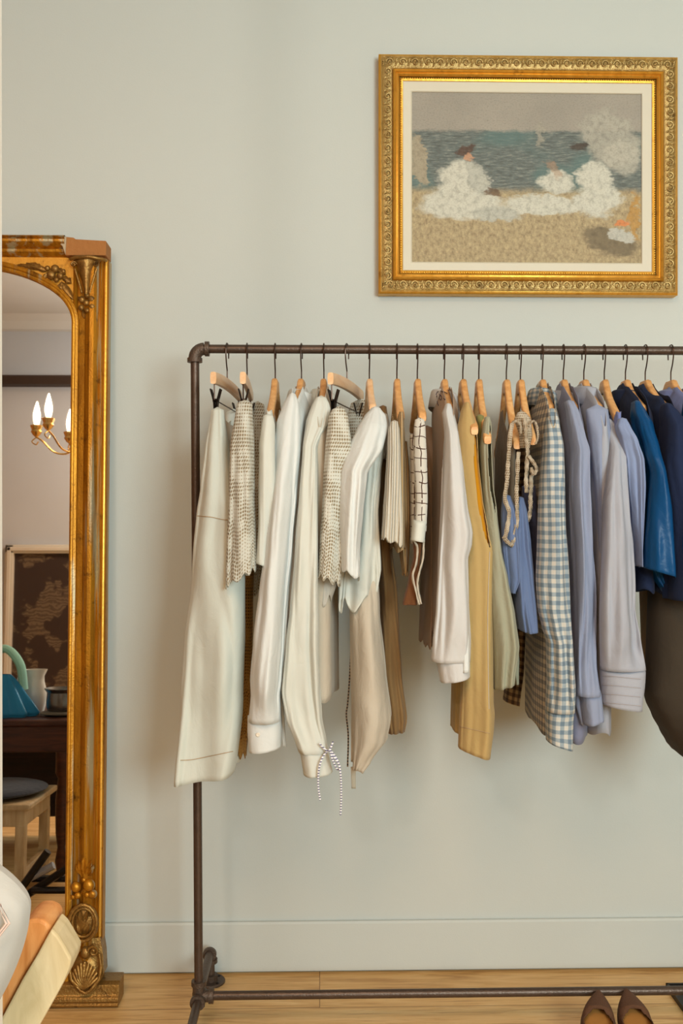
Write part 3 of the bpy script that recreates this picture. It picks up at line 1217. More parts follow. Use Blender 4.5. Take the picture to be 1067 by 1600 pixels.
body(g, 471, M['white'], 1010, seed=4, neck=0.07, dip=0.03, rot=0.09, drop=0.095, T=0.026, lift=0.026)
collar(g, 471, M['white'], 0.034, ru=0.055, ztop=RZ - 0.096)
back_sleeve(g, 471, M['white'], 0.50, 4)

# 5 ivory blouse with bow -------------------------------------------
g = garment('tie_cuff_blouse', 506, 'ivory long-sleeved blouse with a blue and white striped cord bow at the cuff', 'blouse')
drape('sleeve', [(622, 493, 510), (636, 485, 517), (660, 477, 514), (700, 471, 496), (770, 465, 496), (850, 459, 497), (950, 452, 497), (1000, 446, 497), (1080, 439, 500), (1120, 446, 503), (1160, 462, 511), (1172, 466, 514)],
      M['ivory'], g, Y=-0.445, Yend=-0.505, dy=0.035, dyend=0.045, nf=5, amp=0.009, seed=22, gather=True)
drape('cuff', [(1164, 465, 512), (1185, 470, 516), (1206, 473, 521)], M['ivory'], g, Y=-0.50, dy=0.042, nf=3, amp=0.003, seed=23, top=False, nv=14, slant=-2)
body(g, 506, M['ecru'], 1095, seed=5, neck=0.07, dip=0.03, rot=0.05, drop=0.095, T=0.026, lift=0.026)
collar(g, 506, M['ivory'], 0.032, ru=0.05, ztop=RZ - 0.096)
back_sleeve(g, 506, M['ecru'], 0.52, 5)
bw = cord('bow', [(499, 1162), (507, 1170), (514, 1173), (520, 1160), (516, 1172), (524, 1186), (531, 1198), (527, 1202), (519, 1186), (515, 1173), (506, 1180), (499, 1198), (497, 1225), (500, 1250)], 0.0021, M['stripecord'], g, -0.552, 90, 'blue and white striped cord bow')
cord('bow_tail', [(516, 1172), (527, 1188), (532, 1210), (533, 1245), (532, 1273)], 0.0021, M['stripecord'], g, -0.555, 50)

# 6 second crochet skirt --------------------------------------------
g = garment('crochet_skirt', 542, 'right one of the two white crochet skirts, with sheer scalloped edge under it', 'skirt', 'crochet skirts on clip hangers')
drape('front_panel', [(640, 519, 539), (652, 513, 544), (700, 508, 549), (760, 504, 547), (800, 502, 545), (850, 499, 541), (905, 496, 532)],
      M['crochet'], g, Y=-0.50, dy=0.03, dyend=0.045, nf=4, amp=0.006, seed=31, slant=8, hem=4, hemn=9)
drape('back_panel', [(630, 548, 580), (650, 542, 584), (700, 540, 580), (800, 540, 575), (900, 530, 560)],
      M['crochet'], g, Y=-0.16, dy=0.02, dyend=0.03, nf=4, amp=0.004, seed=32)
drape('edging', [(880, 497, 528), (920, 497, 526), (938, 498, 520)], M['sheer'], g, Y=-0.455, dy=0.03, nf=5, amp=0.004, seed=33, top=False, nv=16, hem=7, hemn=5, slant=-6, label='sheer scalloped under-layer')

# 7 scalloped tunic and long dress ------------------------------------
g = garment('scalloped_tunic', 577, 'white tunic with scalloped sleeve hem over a long cream underdress with tan back', 'tunic')
drape('sleeve', [(638, 580, 594), (650, 570, 603), (670, 559, 607), (700, 547, 600), (740, 535, 576), (800, 532, 570), (850, 531, 566), (896, 531, 565)],
      M['white'], g, Y=-0.445, Yend=-0.505, dy=0.035, dyend=0.04, nf=5, amp=0.009, seed=41, slant=9, hem=3, hemn=6)
drape('side_panel', [(670, 560, 606), (740, 562, 594), (800, 556, 590), (860, 545, 592), (900, 534, 594), (942, 532, 590)],
      M['ivory'], g, Y=-0.455, dy=0.03, dyend=0.035, nf=6, amp=0.009, seed=42, top=False, hem=12, hemn=5, slant=-4)
drape('short_sleeve', [(648, 594, 606), (670, 590, 609), (700, 585, 608), (718, 584, 605)], M['sheer'], g, Y=-0.34, dy=0.03, nf=4, amp=0.004, seed=45, nv=16)
drape('underdress', [(900, 545, 592), (950, 545, 596), (1050, 545, 608), (1120, 546, 617), (1150, 546, 611), (1180, 547, 585), (1196, 548, 570)],
      M['ecru'], g, Y=-0.44, dy=0.04, dyend=0.05, nf=5, amp=0.010, seed=43, top=False, slant=0, hem=3, hemn=3, label='long cream cotton underdress')
drape('back_panel', [(636, 592, 604), (680, 592, 612), (760, 590, 612), (860, 588, 612), (930, 592, 620), (1050, 596, 629), (1120, 600, 638), (1140, 604, 634)],
      M['tan'], g, Y=-0.26, dy=0.05, dyend=0.08, nf=4, amp=0.009, seed=44, bow=-2, label='tan back of the long dress')
cord('tie_tape', [(549, 1000), (546, 1060), (543, 1100), (541, 1117), (544, 1150), (543, 1198)], 0.0018, M['darktape'], g, -0.40, 40, 'dark striped tape')
drape('label_tag', [(1198, 548, 556), (1232, 549, 556)], mat_fabric('clear_tape', 'd9d8cc', 'd0cfc2', 0.5, 0.2), g, Y=-0.42, dy=0.002, nf=3, amp=0.0, seed=46, top=False, nv=8)

# 8 knit top ----------------------------------------------------------
g = garment('knitted_top', 620, 'cream rib-knit top with a ragged hem, hanging right of the white tunic', 'top')
drape('sleeve', [(659, 610, 622), (672, 606, 625), (700, 604, 627), (760, 601, 628), (800, 598, 629), (847, 595, 629)],
      M['knit'], g, Y=-0.50, dy=0.028, dyend=0.035, nf=3, amp=0.006, seed=51, slant=7, hem=3, hemn=7)
drape('front_panel', [(690, 621, 636), (740, 622, 640), (800, 622, 641), (850, 622, 640), (895, 628, 637)], M['knitdark'], g, Y=-0.42, dy=0.03, nf=3, amp=0.004, seed=52, top=False, hem=5)
body(g, 620, M['knitdark'], 860, neck=0.185, dip=0.09, seed=6, front=0.19, rot=0.03, drop=0.11, T=0.014, lift=0.022)

# 9 pen-line garment ----------------------------------------------------
g = garment('printed_wrap_skirt', 652, 'cream folded skirt printed with broken dark pen lines, rust brown inside its open end', 'skirt')
drape('printed_fold', [(656, 648, 663), (668, 646, 665), (720, 645, 668), (780, 648, 669), (830, 646, 667)],
      M['penline'], g, Y=-0.50, dy=0.02, dyend=0.025, nf=2, amp=0.003, seed=61)
drape('side_fold', [(680, 640, 652), (760, 641, 652), (850, 641, 650)], M['penline'], g, Y=-0.45, dy=0.02, nf=2, amp=0.002, seed=62)
drape('hem_band', [(812, 645, 667), (846, 642, 664)], M['ivory'], g, Y=-0.50, dy=0.026, nf=2, amp=0.002, seed=63, top=False, nv=10, slant=2)
drape('facing', [(838, 644, 661), (870, 645, 657), (905, 637, 654), (945, 627, 653)], M['rust'], g, Y=-0.49, dy=0.02, nf=2, amp=0.003, seed=64, top=False, label='rust brown facing')
ribbon('binding', [(644, 842), (652, 855), (650, 880), (645, 900), (650, 925), (655, 945)], 0.004, M['ecru'], g, -0.515, 30)
ribbon('binding', [(662, 842), (661, 870), (655, 895), (652, 915), (658, 944)], 0.004, M['ecru'], g, -0.515, 30)
drape('fringed_shade_panel', [(670, 656, 678), (760, 660, 690), (850, 660, 688), (930, 658, 684), (1002, 656, 680)],
      M['pinkshade'], g, Y=-0.24, dy=0.06, dyend=0.10, nf=5, amp=0.008, seed=65, top=True, hem=3, hemn=14)  # stand-in for shaded cloth behind, the shade is in its brown colour

# 10 embroidered collar shirt -------------------------------------------
g = garment('embroidered_collar_shirt', 694, 'white long-sleeved shirt with dark embroidered scrolls on its collar', 'shirt')
drape('sleeve', [(632, 695, 704), (645, 690, 709), (680, 692, 718), (740, 690, 725), (790, 688, 730), (832, 685, 738), (850, 684, 737), (872, 683, 731), (950, 680, 734), (1000, 676, 734), (1032, 674, 734)],
      M['pinkwhite'], g, Y=-0.445, Yend=-0.515, dy=0.035, dyend=0.045, nf=5, amp=0.009, seed=71, gather=True)
drape('cuff', [(1020, 675, 734), (1040, 682, 734), (1060, 686, 734)], M['pinkwhite'], g, Y=-0.51, dy=0.044, nf=3, amp=0.003, seed=72, top=False, nv=14, slant=-5)
drape('cuff_fold', [(960, 716, 727), (1000, 722, 733), (1050, 722, 734)], M['white'], g, Y=-0.545, dy=0.012, nf=2, amp=0.002, seed=73, top=True, nv=16)
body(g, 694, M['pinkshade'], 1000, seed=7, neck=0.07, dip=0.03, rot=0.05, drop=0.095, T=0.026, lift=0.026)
collar(g, 694, M['pinkwhite'], 0.042, ru=0.05, rx=0.025, ztop=RZ - 0.095)
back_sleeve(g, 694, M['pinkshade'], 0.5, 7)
M['ink'] = mat_plain('indigo_thread', '3b3144', 0.8)
M['inkblue'] = mat_plain('blue_thread', '3c4a86', 0.8)
for pts, mt in (([(681, 617), (684, 612), (692, 612), (700, 616), (706, 627)], 'ink'), ([(682, 618), (683, 628), (685, 634)], 'ink'),
                ([(686, 616), (690, 620), (689, 625), (686, 622), (688, 617)], 'ink'), ([(694, 619), (698, 620), (695, 624), (693, 622)], 'ink'),
                ([(700, 609), (704, 612), (703, 616)], 'inkblue'), ([(702, 618), (707, 626), (708, 633)], 'inkblue')):
    cord('embroidery', pts, 0.0009, M[mt], g, RAILY - 0.075, 24, lay=True)

# 11 yellow dress -------------------------------------------------------
g = garment('sleeveless_dress', 723, 'mustard yellow sleeveless dress with a deep armhole showing its orange lining', 'dress')
drape('front_panel', [(630, 724, 732), (645, 719, 738), (670, 714, 745), (720, 714, 747), (780, 718, 753), (830, 722, 762), (858, 724, 769), (900, 724, 768), (1000, 721, 768), (1090, 719, 769), (1108, 718, 771), (1130, 717, 770), (1174, 715, 765)],
      M['yellow'], g, Y=-0.49, dy=0.040, dyend=0.045, nf=4, amp=0.004, seed=81, slant=7, slit=(668, 856, -PI / 2 + 0.62, 0.42), nu=80, nv=90)
drape('lining', [(668, 727, 742), (720, 730, 746), (800, 733, 756), (852, 740, 766)], M['orange'], g, Y=-0.498, dy=0.022, nf=3, amp=0.002, seed=82, label='marigold orange lining')
drape('back_panel', [(700, 706, 730), (900, 708, 735), (1050, 706, 735), (1143, 704, 730)], M['yellow'], g, Y=-0.36, dy=0.05, nf=4, amp=0.004, seed=83, slant=5)
seam(g, [(765, 862), (762, 960), (763, 1060), (764, 1108)], -0.528, M['ecru'])
seam(g, [(718, 1135), (740, 1140), (765, 1146)], -0.535, M['thread'])

# 12 sage top --------------------------------------------------------------
g = garment('sleeveless_blouse', 748, 'sage green sleeveless linen top with side slits, right of the yellow dress', 'top')
drape('front_panel', [(652, 757, 765), (664, 754, 768), (700, 750, 768), (760, 753, 771), (800, 756, 777), (860, 760, 784), (905, 763, 793), (960, 765, 803), (1010, 767, 808), (1070, 768, 799)],
      M['sage'], g, Y=-0.50, dy=0.030, dyend=0.045, nf=4, amp=0.007, seed=91, slant=-6, slit=(662, 800, -PI / 2 + 0.4, 0.45), nu=80, nv=90)
drape('back_panel', [(1000, 790, 808), (1030, 797, 812), (1068, 803, 811)], M['sage'], g, Y=-0.45, dy=0.02, nf=3, amp=0.003, seed=92, top=True, nv=20)
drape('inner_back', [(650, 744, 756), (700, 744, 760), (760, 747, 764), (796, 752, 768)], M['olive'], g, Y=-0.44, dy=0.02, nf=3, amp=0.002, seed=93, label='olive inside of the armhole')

# 13, 14 lace strapped camisoles ------------------------------------------
g = garment('lace_strap_camisole', 791, 'dusty blue camisole with tangled cream lace straps, left one of the pair', 'camisole', 'blue camisoles with lace straps')
drape('body', [(775, 785, 797), (800, 783, 806), (860, 784, 812), (905, 789, 812), (926, 792, 803)], M['camiblue'], g, Y=-0.50, dy=0.02, dyend=0.03, nf=4, amp=0.005, seed=101)
body(g, 791, M['gauze'], 960, neck=0.16, dip=0.08, seed=9, front=0.12, name='wrap', label='grey-brown gauze wrap', rot=0.07, drop=0.165, T=0.014, lift=0.022)
ribbon('lace_strap', [(800, 662), (796, 690), (794, 720), (792, 750), (789, 778), (795, 800), (793, 822), (788, 842)], 0.0085, M['lace'], g, -0.53, 50)
ribbon('lace_strap', [(810, 706), (808, 740), (807, 780), (808, 810), (804, 835), (800, 852)], 0.008, M['lace'], g, -0.525, 50)
ribbon('lace_edge', [(786, 838), (794, 848), (802, 853)], 0.008, M['lace'], g, -0.53, 20)
ribbon('strap_loop', [(796, 690), (797, 668), (802, 660), (808, 659), (813, 664), (814, 678)], 0.006, M['lace'], g, -0.515, 30)
g = garment('lace_strap_camisole', 813, 'dusty blue camisole with pale lace straps and a rounded hem, right one of the pair', 'camisole', 'blue camisoles with lace straps')
drape('body', [(778, 808, 818), (800, 802, 823), (850, 797, 829), (900, 799, 834), (950, 803, 836), (982, 808, 837)], M['camiblue'], g, Y=-0.48, dy=0.025, dyend=0.04, nf=4, amp=0.008, seed=102, bow=3)
drape('back_body', [(760, 815, 838), (850, 818, 840), (940, 820, 841)], M['camidark'], g, Y=-0.38, dy=0.03, nf=4, amp=0.005, seed=103)
ribbon('lace_strap', [(820, 652), (822, 680), (824, 710), (822, 740), (822, 770)], 0.008, M['lace'], g, -0.515, 50)
ribbon('lace_strap', [(826, 712), (834, 724), (838, 734), (833, 741), (830, 730)], 0.007, M['lace'], g, -0.52, 30)
ribbon('lace_strap', [(830, 742), (829, 770), (828, 800), (824, 815)], 0.0085, M['lace'], g, -0.50, 40)
drape('lace_yoke', [(645, 808, 822), (655, 803, 830), (680, 811, 832), (700, 812, 828)], M['lace'], g, Y=-0.49, dy=0.012, nf=3, amp=0.003, seed=104, nv=20)
ribbon('strap_loop', [(828, 668), (829, 661), (834, 658), (838, 664), (840, 682), (837, 694)], 0.005, M['lace'], g, -0.515, 30)

# 15 gingham shirt -------------------------------------------------------------
g = garment('gingham_shirt', 847, 'blue and cream gingham long-sleeved shirt, dark plaid in the shade of its body', 'shirt')
drape('sleeve', [(640, 856, 866), (655, 852, 872), (700, 848, 879), (760, 843, 881), (820, 840, 883), (900, 837, 888), (950, 839, 890), (980, 846, 891), (1003, 854, 892), (1060, 855, 894), (1110, 853, 895)],
      M['gingham'], g, Y=-0.445, Yend=-0.515, dy=0.04, dyend=0.045, nf=4, amp=0.010, seed=111, gather=True)
drape('cuff', [(1104, 853, 896), (1130, 853, 895), (1165, 854, 895)], M['gingham'], g, Y=-0.51, dy=0.044, nf=3, amp=0.003, seed=112, top=False, nv=14, slant=7)
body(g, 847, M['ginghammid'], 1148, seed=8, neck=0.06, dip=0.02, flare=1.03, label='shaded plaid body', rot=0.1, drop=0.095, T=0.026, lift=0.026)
collar(g, 847, M['gingham'], 0.040, ru=0.058, rx=0.025)
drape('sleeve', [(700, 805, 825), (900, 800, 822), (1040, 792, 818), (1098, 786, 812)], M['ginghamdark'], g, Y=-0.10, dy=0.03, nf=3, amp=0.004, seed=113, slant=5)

# 16 lavender blue shirt ----------------------------------------------------
g = garment('lavender_blue_shirt', 880, 'narrow lavender blue long-sleeved shirt between the gingham and the pale lavender shirts', 'shirt')
drape('sleeve', [(628, 882, 895), (645, 885, 903), (680, 889, 911), (705, 892, 920), (760, 890, 922), (800, 891, 926), (850, 894, 930), (950, 897, 937), (1050, 897, 937), (1085, 898, 938)],
      M['lavender'], g, Y=-0.445, Yend=-0.515, dy=0.035, dyend=0.04, nf=5, amp=0.011, seed=121, gather=True)
drape('cuff', [(1078, 905, 938), (1100, 908, 940), (1128, 911, 943)], M['lavender'], g, Y=-0.515, dy=0.030, nf=3, amp=0.003, seed=122, top=False, nv=14, slant=-4)
drape('placket', [(1060, 897, 905), (1100, 899, 910), (1133, 907, 912)], M['lavender'], g, Y=-0.50, dy=0.008, nf=3, amp=0.001, seed=123, top=False, nv=14)
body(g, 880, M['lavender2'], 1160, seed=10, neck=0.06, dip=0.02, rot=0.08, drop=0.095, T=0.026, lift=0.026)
collar(g, 880, M['palelav'], 0.036, ru=0.052, rx=0.025, ztop=RZ - 0.098)
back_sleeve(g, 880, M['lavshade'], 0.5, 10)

# 17 pale lavender shirt ----------------------------------------------------
g = garment('pale_lavender_shirt', 912, 'pale lavender long-sleeved shirt with rows of pintucks above its wide cuff', 'shirt')
drape('sleeve', [(655, 942, 952), (668, 945, 964), (700, 950, 974), (740, 947, 977), (800, 943, 983), (850, 940, 988), (950, 937, 993), (1000, 937, 1000), (1045, 938, 1007)],
      M['palelav'], g, Y=-0.445, Yend=-0.525, dy=0.035, dyend=0.045, nf=5, amp=0.010, seed=131, gather=True)
drape('front_panel', [(640, 915, 950), (700, 921, 958), (760, 927, 950), (850, 930, 945), (920, 934, 942)], M['lavender'], g, Y=-0.46, dy=0.03, nf=4, amp=0.004, seed=133)
drape('cuff', [(1040, 938, 1007), (1060, 938, 1006), (1104, 939, 1001)], M['palelav'], g, Y=-0.52, dy=0.046, nf=2, amp=0.0015, seed=132, top=False, nv=14, slant=5)
for yy in (1056, 1070, 1084, 1098):
    cord('pintuck', [(941, yy + 0), (960, yy + 1), (980, yy + 3), (1001, yy + 5)], 0.0009, M['greythread'], g, -0.564, 20, lay=True)
body(g, 912, M['palelav'], 1150, seed=11, neck=0.07, dip=0.02, rot=0.03, drop=0.095, T=0.026, lift=0.026)
collar(g, 912, M['palelav'], 0.040, ru=0.075, rx=0.025, ztop=RZ - 0.090)
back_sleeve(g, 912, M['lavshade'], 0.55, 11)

# 18 pale blue blouse ---------------------------------------------------------
g = garment('pale_blue_blouse', 944, 'thin pale blue silky blouse hanging below a long bare hanger arm', 'blouse')
drape('sleeve', [(655, 966, 977), (666, 962, 982), (690, 968, 992), (720, 975, 999), (760, 978, 1000), (800, 983, 999), (884, 988, 996)],
      M['iceblue'], g, Y=-0.50, dy=0.03, dyend=0.02, nf=4, amp=0.008, seed=141)
body(g, 944, M['periwinkle'], 900, neck=0.18, dip=0.09, seed=12, front=0.19, rot=0.12, drop=0.11, T=0.014, lift=0.022)

# 19 royal blue shirt -----------------------------------------------------------
g = garment('royal_blue_shirt', 977, 'shiny royal blue short-sleeved satin shirt with a wide turned hem', 'shirt')
drape('sleeve', [(628, 988, 1000), (645, 987, 1010), (665, 991, 1021), (700, 1000, 1032), (740, 1009, 1041), (800, 1004, 1054), (850, 1001, 1059), (896, 1000, 1062)],
      M['royal'], g, Y=-0.445, Yend=-0.525, dy=0.04, dyend=0.05, nf=4, amp=0.013, seed=151, slant=9)
drape('under_sleeve', [(870, 1004, 1050), (900, 1018, 1050), (928, 1036, 1046)], M['royal'], g, Y=-0.47, dy=0.02, nf=4, amp=0.006, seed=152, top=False, nv=20)
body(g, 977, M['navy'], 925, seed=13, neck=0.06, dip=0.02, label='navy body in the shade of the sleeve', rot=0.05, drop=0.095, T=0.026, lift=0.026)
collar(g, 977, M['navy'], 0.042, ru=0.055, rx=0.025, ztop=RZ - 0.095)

# 20 charcoal dress with navy top ---------------------------------------------------
g = garment('long_dark_dress', 1008, 'long charcoal dress with a navy upper part and curved hem, near the right edge', 'dress')
drape('bodice', [(632, 1034, 1046), (645, 1032, 1058), (665, 1034, 1072), (720, 1030, 1085), (800, 1035, 1095), (900, 1035, 1098), (935, 1036, 1098)],
      M['navy'], g, Y=-0.50, dy=0.05, dyend=0.06, nf=4, amp=0.012, seed=161, label='navy upper part')
drape('skirt', [(850, 1014, 1110), (920, 1014, 1120), (1037, 1011, 1130), (1080, 1006, 1135), (1100, 1012, 1135), (1125, 1024, 1130), (1150, 1039, 1120), (1170, 1052, 1110), (1182, 1064, 1100)],
      M['charcoal'], g, Y=-0.42, dy=0.06, dyend=0.10, nf=4, amp=0.008, seed=162, top=False, label='charcoal skirt')
drape('lining', [(840, 1000, 1020), (920, 1000, 1018), (1038, 1004, 1014)], M['tan'], g, Y=-0.30, dy=0.03, nf=3, amp=0.004, seed=163, top=False, label='tan lining')
body(g, 1008, M['navy'], 930, seed=14, neck=0.12, dip=0.02, rot=0.0, drop=0.095, T=0.03, lift=0.026)

# 21 periwinkle shirt -----------------------------------------------------------------
g = garment('periwinkle_shirt', 1048, 'periwinkle blue shirt cut by the right edge of the picture', 'shirt')
drape('sleeve', [(618, 1070, 1084), (640, 1068, 1100), (700, 1066, 1112), (800, 1062, 1118), (880, 1060, 1120)],
      M['royal'], g, Y=-0.52, dy=0.04, dyend=0.05, nf=4, amp=0.012, seed=171)
body(g, 1048, M['periwinkle'], 960, seed=15, neck=0.06, dip=0.03, rot=0.0, drop=0.095, T=0.03, lift=0.026)
collar(g, 1048, M['periwinkle'], 0.036, ru=0.055, rx=0.024, ztop=RZ - 0.096)

# ================================================================= FRAMED PAINTING
FX0, FX1 = P(591, 300, 0).x, P(1051, 300, 0).x
FZ0, FZ1 = P(820, 460, -0.03).z, P(820, 88.5, -0.03).z
fcx, fcz = (FX0 + FX1) / 2, (FZ0 + FZ1) / 2
fr = empty('framed_painting', (fcx, -0.002, fcz), 'gilt framed seaside painting with pale linen mat, hanging above the clothes rail', 'framed picture')
HW, HH = (FX1 - FX0) / 2, (FZ1 - FZ0) / 2


def frame_sweep(prof, hw, hh, name, mat, parent, sharp=40):
    """prof=[(inset from outer edge, y)] swept round a rectangle with mitres"""
    vs, fs = [], []
    n = len(prof)
    for (sx, sz) in ((-1, -1), (1, -1), (1, 1), (-1, 1)):
        for ins, y in prof:
            vs.append((sx * (hw - ins), y, sz * (hh - ins)))
    for c in range(4):
        d = (c + 1) % 4
        for k in range(n - 1):
            fs.append((c * n + k, d * n + k, d * n + k + 1, c * n + k + 1))
    return mesh(name, vs, fs, mat, parent, smooth=True, sharp=sharp)


M['gold_old'] = mat_gold('antique_gilt_carving', 'a58a52', 'c3aa70', '5e4520', 0.45, 0.6, bump=0.8, bscale=240)
M['gold_bright'] = mat_gold('bright_gilt', 'd29a35', 'e0ac48', '9a6a1c', 0.38, 0.7, bump=0.25, bscale=120)
M['liner'] = mat_fabric('linen_mat', 'd8d6c8', 'd2d0c0', 0.0, 0.08)
frame_sweep([(0, 0), (0, -0.030), (0.002, -0.034), (0.005, -0.036), (0.008, -0.034), (0.010, -0.030), (0.016, -0.034), (0.024, -0.036), (0.032, -0.032), (0.036, -0.026)], HW, HH, 'outer_moulding', M['gold_old'], fr)
frame_sweep([(0.036, -0.024), (0.038, -0.034), (0.041, -0.036), (0.045, -0.033), (0.046, -0.029), (0.050, -0.031), (0.053, -0.028), (0.054, -0.024)], HW, HH, 'inner_moulding', M['gold_bright'], fr)
frame_sweep([(0.054, -0.020), (0.060, -0.024), (0.064, -0.022), (0.064, -0.018)], HW, HH, 'beaded_lip', M['gold_bright'], fr)
ol = MB()
# thin bright outer strip
frame_sweep([(-0.001, 0), (-0.001, -0.031), (0.003, -0.035), (0.006, -0.036), (0.0065, -0.033)], HW, HH, 'edge_strip', M['gold_bright'], fr)
# carved scrolls and leaves along the outer moulding
orn = MB()


def scroll(m, c, ax, az, r, flip, n=16, th=0.0026, y=-0.038):
    pts = []
    for k in range(n + 1):
        t = k / n
        a = t * 2.3 * 2 * PI * 0.62
        rr = r * (1 - 0.85 * t)
        dx, dz = rr * math.cos(a), rr * math.sin(a) * flip
        p = Vector(c) + Vector(ax) * dx + Vector(az) * dz
        p.y = y - 0.003 * t
        pts.append(p)
    m.tube(pts, [th * (1 - 0.4 * k / n) for k in range(n + 1)], 6)


def ornament_side(m, a, b, inward):
    a, b = Vector(a), Vector(b)
    L = (b - a).length
    ax = (b - a).normalized()
    az = Vector(inward)
    cnt = max(1, round(L / 0.034))
    for i in range(cnt):
        c = a + ax * L * (i + 0.5) / cnt
        fl = 1 if i % 2 else -1
        scroll(m, c, ax * fl, az, 0.0105, 1, th=0.0022)
        m.ball(c + Vector((0, -0.038, 0)), (0.003, 0.003, 0.003), 8, 5)
        for s_ in (-1, 1):
            e = c + ax * s_ * 0.0135
            for q in (-0.6, 0.0, 0.6):
                p0 = e + az * (-0.006 * s_) + Vector((0, -0.034, 0))
                p1 = e + ax * 0.004 * s_ + az * (0.009 * math.sin(q + 0.4 * s_)) + Vector((0, -0.038, 0))
                p2 = p1 + ax * 0.0025 * s_ + az * 0.004 * (q + 0.2)
                m.tube([p0, p1, p2], [0.0012, 0.0020, 0.0008], 6)


ins = 0.0225
ornament_side(orn, (-HW + 0.012, 0, HH - ins), (HW - 0.012, 0, HH - ins), (0, 0, 1))
ornament_side(orn, (-HW + 0.012, 0, -HH + ins), (HW - 0.012, 0, -HH + ins), (0, 0, 1))
ornament_side(orn, (-HW + ins, 0, -HH + 0.03), (-HW + ins, 0, HH - 0.03), (1, 0, 0))
ornament_side(orn, (HW - ins, 0, -HH + 0.03), (HW - ins, 0, HH - 0.03), (1, 0, 0))
orn.build('carved_scrolls', M['gold_old'], fr)
bd = MB()
hw2, hh2 = HW - 0.0585, HH - 0.0585
for k in range(110):
    x = -hw2 + 2 * hw2 * k / 109
    for z in (-hh2, hh2):
        bd.ball((x, -0.0235, z), (0.0022, 0.0018, 0.0022), 6, 4)
for k in range(84):
    z = -hh2 + 2 * hh2 * k / 83
    for x in (-hw2, hw2):
        bd.ball((x, -0.0235, z), (0.0022, 0.0018, 0.0022), 6, 4)
bd.build('bead_row', M['gold_bright'], fr)
frame_sweep([(0.064, -0.018), (0.066, -0.019), (0.086, -0.012), (0.0875, -0.0135), (0.089, -0.012), (0.089, -0.006)], HW, HH, 'linen_mat', M['liner'], fr, 30)

# canvas: loosely brushed generic shore with pale resting shapes in the grass
CW, CH = HW - 0.0885, HH - 0.0885


